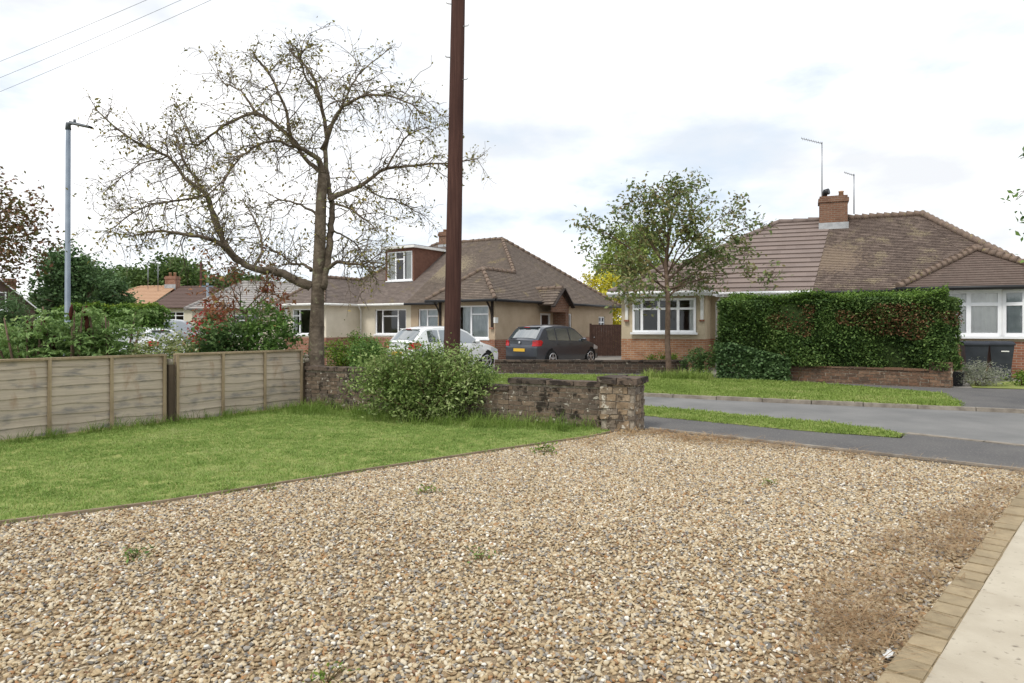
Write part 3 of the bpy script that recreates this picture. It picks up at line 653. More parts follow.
# ------------------------------------------------------------------ fence
def panel(a, b, label, seed, h=1.07):
    d = Vector(b) - Vector(a); n = d.length; t = thing('timber_fence', label, 'fence', (a[0], a[1], 0), math.atan2(d.y, d.x), 'timber fence panels beside the lawn')
    rnd = random.Random(seed); bd = MB(); z = 0.03; k = 0
    while z < h - 0.05:                                         # wavy overlapping boards, each leaning out over the one below
        hh = 0.148; top = min(z + hh, h - 0.03); rows = []
        ph, am = rnd.uniform(0, 6), rnd.uniform(0.006, 0.016)
        for y, zz in ((0.014, z), (-0.004, top + 0.006)):
            rows.append([(n * i / 24, y + rnd.uniform(-.0015, .0015), zz + (am * math.sin(ph + i * 0.55) + rnd.uniform(-.003, .003) if zz == z else 0)) for i in range(25)])
        bd.grid([[(x, -y, zz) for x, y, zz in r] for r in rows], smooth=False)
        bd.grid([[(x, -y + 0.009, zz) for x, y, zz in r] for r in rows], smooth=False)
        bd.grid([[(x, -y + 0.009, zz) for x, y, zz in rows[0]], [(x, -y, zz) for x, y, zz in rows[0]]], smooth=False)
        z += 0.13; k += 1
    bd.build('boards', M['fence_board'], t)
    for x in (0.0, n / 3, 2 * n / 3, n):
        mb = MB(); x0 = min(max(x - 0.022, 0), n - 0.044)
        mb.box((x0, -0.045, 0.02), (x0 + 0.044, -0.019, h - 0.03), None, 0.002, rnd); mb.box((x0, 0.019, 0.02), (x0 + 0.044, 0.045, h - 0.03), None, 0.002, rnd)
        mb.build('batten', M['fence_frame'], t)
    mb = MB(); mb.box((-0.005, -0.048, h - 0.03), (n + 0.005, 0.048, h), None, 0.002, rnd); mb.build('top_rail', M['fence_frame'], t)
    return t
fpt = lambda t: fence_e + fence_d * t
panel(fpt(2.44), fpt(0.06), 'weathered lapped timber fence panel between the dark posts, ending near the bare tree', 21)
panel(fpt(4.98), fpt(2.60), 'weathered lapped timber fence panel in front of the lamp post, cut by the photo edge', 22)
panel(fpt(7.5), fpt(5.12), 'weathered lapped timber fence panel nearest the camera, beyond the left edge of the photo', 23)
def post(t_, label, cap, h):
    p = fpt(t_); o = thing('fence_post', label, 'post', (p.x, p.y, 0), math.atan2(fence_d.y, fence_d.x), 'dark posts between the fence panels')
    mb = MB(); mb.box((-0.048, -0.05, -0.05), (0.048, 0.05, h)); mb.build('post_shaft', M['post_dark'], o)
    if cap == 'stone':
        mb = MB(); mb.ball((0, 0, h + 0.045), 0.055, 0.055, 0.05); mb.ball((0.01, 0.0, h + 0.125), 0.045, 0.05, 0.04); mb.build('stone_cap', M['mortar'], o)
    elif cap == 'round':
        mb = MB(); mb.tube([(0, 0, h), (0, 0, h + 0.09)], 0.045, 12); mb.build('round_cap', M['mortar'], o)
post(2.52, 'dark timber post with a pale stub on top, between the two fence panels', 'round', 0.9)
post(-0.05, 'dark timber post topped by two stacked pale stones, between fence end and brick wall', 'stone', 0.82)
post(5.05, 'plain dark timber post further along the fence, beyond the left photo edge', None, 0.9)
mb = MB()
for a, b_ in zip(edge_line, edge_line[1:]):
    mb.bar((a[0], a[1], 0.0), (b_[0], b_[1], 0.0), 0.028, 0.03)
tag(mb.build('lawn_edging', M['edging']), 'thin grey timber edging board between the lawn and the gravel', 'edging')

# ------------------------------------------------------------------ telegraph pole with wires
pl = thing('telegraph_pole', 'tall dark brown timber telegraph pole with step bolts, standing behind the bush', 'pole', (-1.075, 12.0, 0))
top = Vector((0.175, 0.0, 9.8)); mb = MB()
mb.tube([top * (k / 12) + Vector((0, 0, -0.1 if k == 0 else 0)) for k in range(13)], [0.148 - 0.003 * k for k in range(13)], 20); mb.build('pole_shaft', M['pole'], pl)
for (px_, py_, sx) in ((458, 6, -1), (459, 28, 1), (457, 59, -1), (458, 81, 1), (456, 118, -1), (457, -20, 1)):
    zz = 1.5 + (326 - py_) / F * 12.0; c = top * (zz / 9.8); mb = MB()
    y0 = -0.06; mb.tube([(c.x + sx * 0.08, y0, zz), (c.x + sx * 0.185, y0 - 0.03, zz), (c.x + sx * 0.20, y0 - 0.034, zz + 0.022)], 0.009, 6); mb.build('step_bolt', M['galv_dark'], pl)
mb = MB(); mb.box((-0.35, -0.05, 0), (0.35, 0.05, 0.09), Matrix.Translation(top + Vector((0, 0, -0.35)))); mb.build('crossarm', M['pole'], pl)
for k, (e, z) in enumerate((((-16.4, 18.0, 7.35), 0), ((-16.6, 18.2, 6.95), 0.0), ((-17.0, 18.5, 6.6), 0.0))):
    a = Vector((-1.075, 12, 0)) + top + Vector((-0.3 + 0.25 * k, -0.02, -0.2 - 0.12 * k)); b_ = Vector(e); mb = MB()
    mb.tube([a.lerp(b_, i / 16) - Vector((0, 0, 0.15 * (1 - (2 * i / 16 - 1) ** 2))) for i in range(17)], 0.004, 5)
    tag(mb.build('overhead_wire', M['lamp_grey']), ['topmost thin overhead wire crossing the sky at the upper left corner', 'middle of the three thin overhead wires crossing the sky', 'lowest of the three overhead wires crossing the pale blue sky'][k], 'wire', 'overhead wires from the telegraph pole')

# ------------------------------------------------------------------ street lamp
lp = thing('street_lamp', 'tall slim grey street lamp with a flat lamp head, behind the timber fence', 'street lamp', (-10.42, 16.0, 0))
mb = MB(); mb.tube([(0, 0, -0.1), (0, 0, 1.3), (0, 0, 1.32), (0.02, 0, 6.15)], [0.085, 0.085, 0.062, 0.052], 14); mb.build('lamp_column', M['steel'], lp)
mb = MB(); mb.tube([(0.02, 0, 6.1), (0.02, 0, 6.24), (0.12, 0, 6.25)], [0.065, 0.06, 0.035], 10); mb.build('bracket', M['lamp_grey'], lp)
mb = MB(); mb.grid([[(0.06 + 0.5 * u, w * (0.05 + 0.06 * math.sin(min(1, u * 1.6) * 1.57)), 6.26 - 0.10 * u + h) for w, h in ((-1, -0.02), (-0.8, 0.035 * (1 - u * 0.6)), (0, 0.05 * (1 - u * 0.6)), (0.8, 0.035 * (1 - u * 0.6)), (1, -0.02), (0, -0.035), (-1, -0.02))] for u in (0, 0.15, 0.4, 0.7, 0.95, 1.0)])
mb.build('lamp_head', M['lamp_grey'], lp)
mb = MB(); mb.tube([(0.17, 0, 6.27), (0.17, 0, 6.34)], 0.03, 10); mb.build('light_sensor', M['lamp_grey'], lp)

# ------------------------------------------------------------------ houses
def clip(poly, n, d):
    """keep the part of a 3-d outline where n.p <= d"""
    out = []
    for a, b in zip(poly, poly[1:] + poly[:1]):
        fa, fb = d - n.dot(a), d - n.dot(b)
        if fa >= 0: out.append(a)
        if fa * fb < 0: out.append(a.lerp(b, fa / (fa - fb)))
    return out
def roof_slope(mb, poly, course=0.2, lift=0.03, thick=0.05):
    """a slope laid in stepped courses: every course tips up at its lower edge"""
    poly = [Vector(p) for p in poly]; n = (poly[1] - poly[0]).cross(poly[2] - poly[1]).normalized()
    if n.z < 0: n = -n; poly.reverse()
    up = Vector((0, 0, 1)) - n * n.z; up.normalize(); bs = [up.dot(p) for p in poly]; b0, b1 = min(bs), max(bs); k = 0
    z = b0
    while z < b1 - 1e-4:
        s = clip(clip(poly, up, min(z + course, b1)), -up, -z)
        if len(s) >= 3:
            q = [p + n * (lift * (1 - (up.dot(p) - z) / course)) for p in s]; mb.face(q)
            lo = [p for p in s if abs(up.dot(p) - z) < 1e-4]
            if len(lo) == 2:
                a, b = lo; hgt = lift if z > b0 + 1e-3 else lift + thick; off = 0 if z > b0 + 1e-3 else -thick
                mb.face([a + n * off, b + n * off, b + n * lift, a + n * lift])
        z += course
def ridge_run(mb, a, b, rnd, r=0.09, step=0.32, bump=0.02):
    """half-round ridge or hip tiles, one after the other"""
    a, b = Vector(a), Vector(b); n = max(1, int((b - a).length / step)); d = (b - a) / n
    for i in range(n):
        j = Vector((0, 0, rnd.uniform(-0.008, 0.008)))
        mb.tube([a + d * i + j + Vector((0, 0, bump)), a + d * (i + 1.06) + j], [r * 1.1, r * 0.92], 10)
def wall_face(mb, x0, x1, z0, z1, y, openings, depth=0.12, M_=None):
    """a wall in the local x-z plane at y (seen from -y) with openings (x0, x1, z0, z1) and their reveals"""
    xs = sorted({x0, x1, *[o[0] for o in openings], *[o[1] for o in openings]}); zs = sorted({z0, z1, *[o[2] for o in openings], *[o[3] for o in openings]})
    xs = [x for x in xs if x0 <= x <= x1]; zs = [z for z in zs if z0 <= z <= z1]
    T = (lambda p: p) if M_ is None else (lambda p: M_ @ Vector(p))
    for a, b in zip(xs, xs[1:]):
        for c, d in zip(zs, zs[1:]):
            mx, mz = (a + b) / 2, (c + d) / 2
            if any(o[0] < mx < o[1] and o[2] < mz < o[3] for o in openings): continue
            mb.face([T((a, y, c)), T((b, y, c)), T((b, y, d)), T((a, y, d))])
    for (a, b, c, d) in openings:
        c2, d2 = max(c, z0), min(d, z1)
        if d2 <= c2: continue
        mb.face([T((a, y, c2)), T((a, y + depth, c2)), T((a, y + depth, d2)), T((a, y, d2))]); mb.face([T((b, y, c2)), T((b, y, d2)), T((b, y + depth, d2)), T((b, y + depth, c2))])
        if d2 == d: mb.face([T((a, y, d)), T((a, y + depth, d)), T((b, y + depth, d)), T((b, y, d))])
def window(parent, x0, x1, z0, z1, y, cols, top=0.0, M_=None, mat='white', curtain=None, fw=0.06, sill=True, tops=None, cside=None, name='window', label=None):
    """a casement window: its frame is the part, panes, sill and curtain its sub-parts; cols are the widths of the lights"""
    T = Matrix.Identity(4) if M_ is None else M_
    fr, gl = MB(), MB(); s = sum(cols); xs = [x0]
    for c in cols: xs.append(xs[-1] + (x1 - x0) * c / s)
    fr.box((x0, y, z0), (x1, y + 0.07, z0 + fw), T); fr.box((x0, y, z1 - fw), (x1, y + 0.07, z1), T)
    for i, x in enumerate(xs):
        w = fw if 0 < i < len(xs) - 1 else fw
        a = x if i == 0 else (x - w if i == len(xs) - 1 else x - w * 0.6)
        fr.box((a, y - 0.002, z0 + 0.001), (a + (w if i in (0, len(xs) - 1) else w * 1.2), y + 0.072, z1 - 0.001), T)
    for i in range(len(cols)):
        has = top and (tops is None or tops[i])
        if has: fr.box((xs[i] + 0.02, y + 0.001, z1 - top - fw * 0.5), (xs[i + 1] - 0.02, y + 0.069, z1 - top + fw * 0.5), T)
    w = fr.build(name, M[mat], parent)
    if label: w['label'] = label
    gl.face([T @ Vector(p) for p in ((x0 + 0.02, y + 0.035, z0 + 0.02), (x1 - 0.02, y + 0.035, z0 + 0.02), (x1 - 0.02, y + 0.035, z1 - 0.02), (x0 + 0.02, y + 0.035, z1 - 0.02))])
    gl.build('pane', M['glass'], w)
    if sill:
        sl = MB(); sl.box((x0 - 0.06, y - 0.10, z0 - 0.07), (x1 + 0.06, y + 0.06, z0 - 0.001), T); sl.build('sill', M[mat], w)
    if curtain:
        for (u0, u1) in (cside or [(0, 1)]):
            cu = MB()
            a, b = x0 + (x1 - x0) * u0, x0 + (x1 - x0) * u1; n = max(8, int((b - a) / 0.035))
            cu.grid([[T @ Vector((a + (b - a) * i / n, y + 0.085 + 0.02 * math.sin(i * 1.1) + 0.012 * math.sin(i * 2.7), z)) for i in range(n + 1)] for z in (z0 - 0.02, (z0 + z1) / 2, z1 - 0.02)])
            cu.build('curtain', M[curtain], w)
    return w
def bracket(parent, x, y0, y1, z0, z1, mat, M_=None, foot=True):
    """a curved roof bracket: wall post and a brace sweeping out to the eave"""
    T = Matrix.Identity(4) if M_ is None else M_; mb = MB()
    mb.box((x - 0.05, y0 - 0.07, z0), (x + 0.05, y0 - 0.002, z1), T); n = 7; rows = []
    for i in range(n + 1):
        u = i / n; yy = y0 - 0.06 - (y0 - y1) * (u ** 2.2); zz = z0 + 0.12 + (z1 - z0 - 0.12) * (u ** 0.75)
        rows.append([T @ Vector(p) for p in ((x - 0.04, yy, zz), (x + 0.04, yy, zz), (x + 0.04, yy + 0.03 + 0.05 * u, zz - 0.12), (x - 0.04, yy + 0.03 + 0.05 * u, zz - 0.12), (x - 0.04, yy, zz))])
    mb.grid(rows, smooth=False); b = mb.build('eave_bracket', M[mat], parent)
    if foot:
        f = MB(); f.box((x - 0.08, y0 - 0.12, z0 - 0.07), (x + 0.08, y0 - 0.004, z0 - 0.002), T); f.build('corbel', M['redbrick'], b)
def gutter(parent, runs, mat, down=()):
    mb = MB()
    for a, b in runs:
        a, b = Vector(a), Vector(b); mb = MB(); mb.tube([a, b], 0.055, 8)
        mb.bar(a + Vector((0, 0, -0.0)), b, 0.05, 0.11); mb.build('gutter', M[mat], parent)
    for pts in down: mb = MB(); mb.tube(pts, 0.038, 8); mb.build('downpipe', M[mat], parent)
def chimney(parent, x, y, w, d, z0, z1, pots, mat='redbrick', name='chimney'):
    mb = MB(); mb.box((x - w / 2, y - d / 2, z0), (x + w / 2, y + d / 2, z1 - 0.24)); mb.box((x - w / 2 - 0.045, y - d / 2 - 0.045, z1 - 0.24), (x + w / 2 + 0.045, y + d / 2 + 0.045, z1 - 0.09)); mb.box((x - w / 2 - 0.0, y - d / 2 - 0.0, z1 - 0.09), (x + w / 2, y + d / 2, z1))
    c = mb.build(name, M[mat], parent)
    for (dx, r, h, m) in pots:
        p = MB(); p.tube([(x + dx, y, z1 - 0.02), (x + dx, y, z1 + h * 0.8), (x + dx, y, z1 + h * 0.82), (x + dx, y, z1 + h)], [r, r * 0.85, r * 1.0, r * 1.0], 12); p.build('chimney_pot', M[m], c)
    f = MB(); f.box((x - w / 2 - 0.03, y - d / 2 - 0.03, z0 + 0.3), (x + w / 2 + 0.03, y - d / 2 - 0.004, z0 + 0.72)); f.build('flashing', M['lead'], c)
    return c

# ---- the pair of bungalows in the middle: local x runs along the front (right end at 0), y runs back
CX, CY, CA = -0.66, 26.8, math.atan2(-0.53, 0.85)
hr_label = 'tan pebbledash half of the brown roofed bungalow pair, with dark brackets, behind the cars'
hl_label = 'cream half of the brown roofed bungalow pair, with a tile hung dormer'
HR = thing('bungalow', hr_label, 'house', (CX, CY, 0), CA, 'semi-detached bungalows across the road'); HLft = thing('bungalow', hl_label, 'house', (CX, CY, 0), CA, 'semi-detached bungalows across the road')
E0, PX = 2.56, -6.55; V = Vector
ridge_z, bay_z = 6.0, 3.93
rnd = random.Random(31)
def pairpoly(sgn):
    """roof outlines for the right half (sgn 1) or its mirror"""
    f = (lambda x: x) if sgn > 0 else (lambda x: -13.1 - x)
    P_ = lambda x, y, z: V((f(x), y, z))
    return [[P_(0, 0, E0), P_(0, 4.25, E0), P_(-1.75, 4.25, bay_z), P_(-1.75, 1.7, bay_z)],
            [P_(0, 4.25, E0), P_(0, 12.5, E0), P_(-4.4, 7.35, ridge_z), P_(-1.75, 4.25, bay_z)],
            [P_(-3.5, 0, E0), P_(0, 0, E0), P_(-1.75, 1.7, bay_z)],
            [P_(-3.5, 0, E0), P_(-1.75, 1.7, bay_z), P_(-1.75, 4.25, bay_z), P_(-3.5, 2.2, E0)],
            [P_(PX, 2.2, E0), P_(-3.5, 2.2, E0), P_(-1.75, 4.25, bay_z), P_(-4.4, 7.35, ridge_z), P_(PX, 7.35, ridge_z)],
            [P_(0, 12.5, E0), P_(PX, 12.5, E0), P_(PX, 7.35, ridge_z), P_(-4.4, 7.35, ridge_z)]]
for H_, s, mt in ((HR, 1, 'tile_old'), (HLft, -1, 'tile_left')):
    mb = MB()
    for poly in pairpoly(s): roof_slope(mb, poly, 0.12, 0.016)
    rf = mb.build('roof', M[mt], H_)
    f = (lambda x: x) if s > 0 else (lambda x: -13.1 - x)
    mb = MB()
    for a, b_ in (((0, 0, E0), (-1.75, 1.7, bay_z)), ((-3.5, 0, E0), (-1.75, 1.7, bay_z)), ((-1.75, 1.7, bay_z), (-1.75, 4.25, bay_z)), ((-1.75, 4.25, bay_z), (-4.4, 7.35, ridge_z)), ((0, 12.5, E0), (-4.4, 7.35, ridge_z)), ((-4.4, 7.35, ridge_z), (PX, 7.35, ridge_z))):
        ridge_run(mb, (f(a[0]), a[1], a[2] + 0.02), (f(b_[0]), b_[1], b_[2] + 0.02), rnd)
    mb.build('ridge_tiles', M['ridge'], rf)
    mb = MB(); mb.box((min(f(0.0), f(PX)) + 0.02, 2.25, E0 - 0.07), (max(f(0.0), f(PX)) - 0.02, 12.45, E0 - 0.045)); mb.box((min(f(-0.02), f(-3.48)), 0.02, E0 - 0.072), (max(f(-0.02), f(-3.48)), 2.245, E0 - 0.047)); mb.build('soffit', M['dark_wood'] if s > 0 else M['white_worn'], H_)
# walls of the right half
PL = 0.95
mb, bk = MB(), MB()
bayw = (-2.75, -0.62, 1.0, 2.34); win2 = (-6.1, -4.25, 1.12, 2.3)
wall_face(mb, -3.2, -0.3, PL, E0, 0.45, [bayw]); wall_face(bk, -3.2, -0.3, 0, PL, 0.43, [])
mb.face([(-3.2, 2.65, PL), (-3.2, 0.45, PL), (-3.2, 0.45, E0), (-3.2, 2.65, E0)]); bk.face([(-3.2, 2.63, 0), (-3.2, 0.43, 0), (-3.2, 0.43, PL), (-3.2, 2.63, PL)])
wall_face(mb, PX + 0.002, -3.2, PL, E0, 2.65, [win2]); wall_face(bk, PX + 0.002, -3.2, 0, PL, 2.63, [])
S = Matrix.Translation((-0.3, 0, 0)) @ Matrix.Rotation(math.pi / 2, 4, 'Z')        # side wall: local x becomes the run back from the front
door_s = (4.15, 5.0, 0.0, 2.05); w_s1 = (6.55, 7.2, 0.75, 2.1); w_s2 = (10.3, 11.1, 1.25, 2.0)
wall_face(mb, 0.45, 12.1, PL, E0, 0.0, [door_s, w_s1, w_s2], 0.12, S); wall_face(bk, 0.43, 12.1, 0, PL, -0.02, [door_s, w_s1], 0.14, S)
mb.face([(-0.3, 12.1, 0), (PX, 12.1, 0), (PX, 12.1, E0), (-0.3, 12.1, E0)])
mb.build('wall', M['render_tan'], HR); bk.build('brick_plinth', M['redbrick'], HR)
window(HR, *bayw, 0.50, (0.7, 0.7, 1.0), 0.36, curtain='curtain_grey', tops=(False, False, True), cside=[(0.0, 0.26), (0.36, 1.0)])
window(HR, *win2, 2.71, (0.75, 1.1, 0.85), 0.34, curtain='curtain_grey', tops=(False, True, True))
bracket(HR, -0.42, 0.45, 0.08, 1.45, E0 - 0.06, 'dark_wood'); bracket(HR, -3.05, 0.45, 0.08, 1.45, E0 - 0.06, 'dark_wood')
window(HR, *w_s1, 0.05, (1,), 0.0, S, curtain='curtain_grey'); window(HR, *w_s2, 0.05, (1, 1), 0.3, S)
mb = MB(); mb.box((4.17, 0.06, 0.02), (4.98, 0.11, 2.03), S); d_ = mb.build('door', M['gate_brown'], HR)
mb = MB(); mb.bar(S @ V((4.17, 0.03, 0)), S @ V((4.17, 0.03, 2.05)), 0.07, 0.08); mb.bar(S @ V((4.98, 0.03, 0)), S @ V((4.98, 0.03, 2.05)), 0.07, 0.08); mb.bar(S @ V((4.1, 0.03, 2.03)), S @ V((5.05, 0.03, 2.03)), 0.07, 0.08, (0, 1, 0)); mb.build('door_frame', M['white'], d_)
mb = MB(); mb.ball(S @ V((4.88, 0.02, 1.0)), 0.03); mb.build('door_handle', M['alu'], d_)
# porch gable on the side
mb = MB(); gz, gx = 3.18, 1.15
for sy in (-1, 1):
    a = [V((0.5, 4.75 + sy * 0.92, E0 - 0.12)), V((0.5, 4.75, gz)), V((-1.0, 4.75, gz)), V((-0.25, 4.75 + sy * 0.92, E0 - 0.12))]
    roof_slope(mb, a if sy < 0 else a[::-1], 0.2, 0.028)
pr = mb.build('porch_roof', M['tile_old'], HR)
mb = MB(); ridge_run(mb, (0.5, 4.75, gz + 0.02), (-0.9, 4.75, gz + 0.02), rnd); mb.build('ridge_tiles', M['ridge'], pr)
mb = MB(); mb.face([(0.36, 3.9, 2.12), (0.36, 5.62, 2.12), (0.36, 5.62, 2.48), (0.36, 4.75, 3.02), (0.36, 3.9, 2.48)]); mb.box((-0.28, 5.3, 0), (0.355, 5.6, 2.119)); mb.face([(0.36, 3.9, 2.12), (-0.28, 3.9, 2.12), (-0.28, 5.62, 2.12), (0.36, 5.62, 2.12)]); mb.build('porch_wall', M['chimbrick'], HR)
for sy in (-1, 1):
    mb = MB(); mb.bar((0.53, 4.75 + sy * 0.98, E0 - 0.22), (0.53, 4.75, gz + 0.0), 0.05, 0.2, (1, 0, 0) if sy > 0 else (-1, 0, 0)); mb.build('bargeboard', M['dark_wood'], HR)
gutter(HR, [((-3.5, -0.03, E0 - 0.03), (0.03, -0.03, E0 - 0.03)), ((0.04, 0, E0 - 0.03), (0.04, 3.6, E0 - 0.03)), ((0.04, 5.9, E0 - 0.03), (0.04, 12.5, E0 - 0.03)), ((PX, 2.17, E0 - 0.03), (-3.5, 2.17, E0 - 0.03))], 'black_plastic', [[(0.04, 6.1, E0 - 0.05), (-0.24, 6.1, E0 - 0.35), (-0.24, 6.1, 0)]])
mb = MB(); mb.box((-0.42, 0.33, 1.62), (-0.2, 0.44, 1.85), S @ Matrix.Translation((0.85, -0.35, 0))); mb.build('meter_box', M['white_worn'], HR)
# left half
mb, bk = MB(), MB(); w3 = (-8.85, -6.85, 1.1, 2.32); w4 = (-12.3, -10.4, 1.1, 2.34)
wall_face(mb, -9.9, PX - 0.002, PL, E0, 2.65, [w3]); wall_face(bk, -9.9, PX - 0.002, 0, PL, 2.63, [])
wall_face(mb, -12.8, -9.9, PL, E0, 0.45, [w4]); wall_face(bk, -12.8, -9.9, 0, PL, 0.43, [])
mb.face([(-9.9, 0.45, PL), (-9.9, 2.65, PL), (-9.9, 2.65, E0), (-9.9, 0.45, E0)]); bk.face([(-9.9, 0.43, 0), (-9.9, 2.63, 0), (-9.9, 2.63, PL), (-9.9, 0.43, PL)])
for z0_, z1_, mm in ((PL, E0, mb), (0, PL, bk)): mm.face([(-12.8, 12.1, z0_), (-12.8, 0.45, z0_), (-12.8, 0.45, z1_), (-12.8, 12.1, z1_)]); mm.face([(PX, 12.1, z0_), (-12.8, 12.1, z0_), (-12.8, 12.1, z1_), (PX, 12.1, z1_)])
mb.build('wall', M['render_cream'], HLft); bk.build('brick_plinth', M['redbrick'], HLft)
window(HLft, *w3, 2.70, (0.6, 1.3, 0.7), 0.34, tops=(False, True, False)); window(HLft, *w4, 0.50, (0.7, 1.2, 0.7), 0.34, tops=(True, False, True), curtain='curtain', cside=[(0.0, 0.12), (0.88, 1.0)])
bracket(HLft, -10.1, 0.45, 0.08, 1.5, E0 - 0.06, 'white'); bracket(HLft, -12.65, 0.45, 0.08, 1.5, E0 - 0.06, 'white')
gutter(HLft, [((-9.6, 2.17, E0 - 0.03), (PX, 2.17, E0 - 0.03)), ((-13.13, -0.03, E0 - 0.03), (-9.6, -0.03, E0 - 0.03)), ((-9.57, 0, E0 - 0.03), (-9.57, 2.2, E0 - 0.03)), ((-13.13, 0, E0 - 0.03), (-13.13, 12.5, E0 - 0.03))], 'white_worn', [[(-9.5, 2.17, E0 - 0.05), (-9.72, 2.56, E0 - 0.3), (-9.72, 2.56, 0)]])
# dormer
DX0, DX1, DY, DB, DZ0, DZ1 = -9.35, -7.45, 3.95, 7.2, 3.45, 5.42
dm = MB(); dw = (DX0 + 0.12, DX1 - 0.12, DZ0 + 0.36, DZ1 - 0.14)
wall_face(dm, DX0, DX1, DZ0 - 0.3, DZ1, DY, [dw], 0.1)
dm.face([(DX1, DY, DZ0 - 0.3), (DX1, DB, DZ0 - 0.3), (DX1, DB, DZ1), (DX1, DY, DZ1)]); dm.face([(DX0, DB, DZ0 - 0.3), (DX0, DY, DZ0 - 0.3), (DX0, DY, DZ1), (DX0, DB, DZ1)]); dm.face([(DX1, DB, DZ0), (DX0, DB, DZ0), (DX0, DB, DZ1), (DX1, DB, DZ1)])
dor = dm.build('dormer', M['tile_hang'], HLft)
fl_ = MB(); fl_.box((DX0 - 0.15, DY - 0.2, DZ1), (DX1 + 0.15, DB + 0.05, DZ1 + 0.12)); fl_.build('dormer_roof', M['white_worn'], dor)
fl_ = MB(); fl_.box((DX0 - 0.11, DY - 0.16, DZ1 + 0.121), (DX1 + 0.11, DB, DZ1 + 0.15)); fl_.build('felt', M['lamp_grey'], dor)
window(HLft, *dw, DY + 0.02, (1, 1, 1), 0.4, tops=(False, True, False), curtain='curtain', cside=[(0.02, 0.3), (0.72, 0.98)])
chimney(HR, -8.0, 7.35, 0.62, 0.62, 5.2, 6.62, [(-0.14, 0.1, 0.16, 'tile_orange'), (0.14, 0.1, 0.16, 'tile_orange')], 'chimbrick')
# ---- gate between the houses
gt = thing('side_gate', 'wide dark brown boarded gate between the two bungalows, behind the grey car', 'gate', (3.85, 33.0, 0), 0)
mb = MB()
for k in range(14): mb.box((k * 0.118, -0.012 + 0.004 * (k % 2), 0.05), (k * 0.118 + 0.113, 0.012 + 0.004 * (k % 2), 1.55))
mb.build('boards', M['gate_brown'], gt)
mb = MB(); mb.box((-0.1, -0.05, 0), (-0.004, 0.05, 1.62)); mb.box((1.656, -0.05, 0), (1.75, 0.05, 1.62)); mb.bar((0, 0.03, 1.53), (1.65, 0.03, 1.53), 0.05, 0.08); mb.build('gate_frame', M['gate_brown'], gt)
mb = MB(); mb.ball((0.12, -0.03, 0.95), 0.03); mb.build('latch', M['alu'], gt)

# ---- the pair on the right: local x along the front, y runs back
RX, RY, RA = 3.75, 24.0, math.atan2(-0.39, 0.92)
RL = thing('bungalow', 'bungalow half with purplish new roof tiles and a bay window, behind the street tree', 'house', (RX, RY, 0), RA, 'semi-detached bungalows across the road')
RR = thing('bungalow', 'bungalow half with mossy old brown roof and white window bay, behind the black bins', 'house', (RX, RY, 0), RA, 'semi-detached bungalows across the road')
E1, RZ1, PT = 2.64, 5.66, 7.0
polys_l = [[V((-0.35, 0, E1)), V((1.5, 1.45, 3.7)), V((1.5, 3.0, 3.7)), V((-0.35, 3.0, E1))][::-1], [V((-0.35, 3.0, E1)), V((1.5, 3.0, 3.7)), V((5.07, 6, RZ1)), V((-0.35, 10.5, E1))],
    [V((-0.35, 0, E1)), V((3.15, 0, E1)), V((1.5, 1.45, 3.7))], [V((3.15, 0, E1)), V((3.15, 1.5, E1)), V((1.5, 3.0, 3.7)), V((1.5, 1.45, 3.7))],
    [V((3.15, 1.5, E1)), V((PT - 0.75, 1.5, E1)), V((PT, 6, RZ1)), V((5.07, 6, RZ1)), V((1.5, 3.0, 3.7))], [V((-0.35, 10.5, E1)), V((5.07, 6, RZ1)), V((PT, 6, RZ1)), V((PT, 10.5, E1))]]
mb = MB()
for p in polys_l: roof_slope(mb, p, 0.34, 0.045)
rf = mb.build('roof', M['tile_new'], RL); mb = MB(); rnd = random.Random(12)
for a, b_ in (((-0.35, 0, E1), (1.5, 1.45, 3.7)), ((3.15, 0, E1), (1.5, 1.45, 3.7)), ((1.5, 1.45, 3.7), (1.5, 3.0, 3.7)), ((1.5, 3.0, 3.7), (5.07, 6, RZ1)), ((-0.35, 10.5, E1), (5.07, 6, RZ1)), ((5.07, 6, RZ1), (PT - 0.3, 6, RZ1))): ridge_run(mb, V(a) + V((0, 0, 0.03)), V(b_) + V((0, 0, 0.03)), rnd, 0.1, 0.42)
mb.build('ridge_tiles', M['tile_new'], rf)
bz = 3.86
polys_r = [[V((PT - 0.75, 1.5, E1)), V((8.6, 1.5, E1)), V((10.9, 3.3, bz)), V((10.06, 6, RZ1)), V((PT, 6, RZ1))], [V((10.9, 3.3, bz)), V((13.2, 1.5, E1)), V((10.06, 6, RZ1))], [V((13.2, 1.5, E1)), V((13.2, 10.5, E1)), V((10.06, 6, RZ1))], [V((PT, 10.5, E1)), V((PT, 6, RZ1)), V((10.06, 6, RZ1)), V((13.2, 10.5, E1))]]
mb = MB()
for p in polys_r: roof_slope(mb, p, 0.12, 0.022)
rf = mb.build('roof', M['tile_moss'], RR)
mb = MB()
for p in ([V((8.6, 0, E1)), V((13.2, 0, E1)), V((10.9, 1.5, bz))], [V((8.6, 0, E1)), V((10.9, 1.5, bz)), V((10.9, 3.3, bz)), V((8.6, 1.5, E1))], [V((13.2, 0, E1)), V((13.2, 3.3, E1)), V((10.9, 3.3, bz)), V((10.9, 1.5, bz))]): roof_slope(mb, p, 0.12, 0.016)
rb = mb.build('bay_roof', M['tile_bay'], RR)
mb = MB()
for a, b_ in (((10.06, 6, RZ1), (13.2, 1.5, E1)), ((10.06, 6, RZ1), (13.2, 10.5, E1)), ((PT + 0.3, 6, RZ1), (10.06, 6, RZ1))): ridge_run(mb, V(a) + V((0, 0, 0.03)), V(b_) + V((0, 0, 0.03)), rnd, 0.11, 0.24, 0.05)
mb.build('ridge_tiles', M['ridge'], rf)
mb = MB()
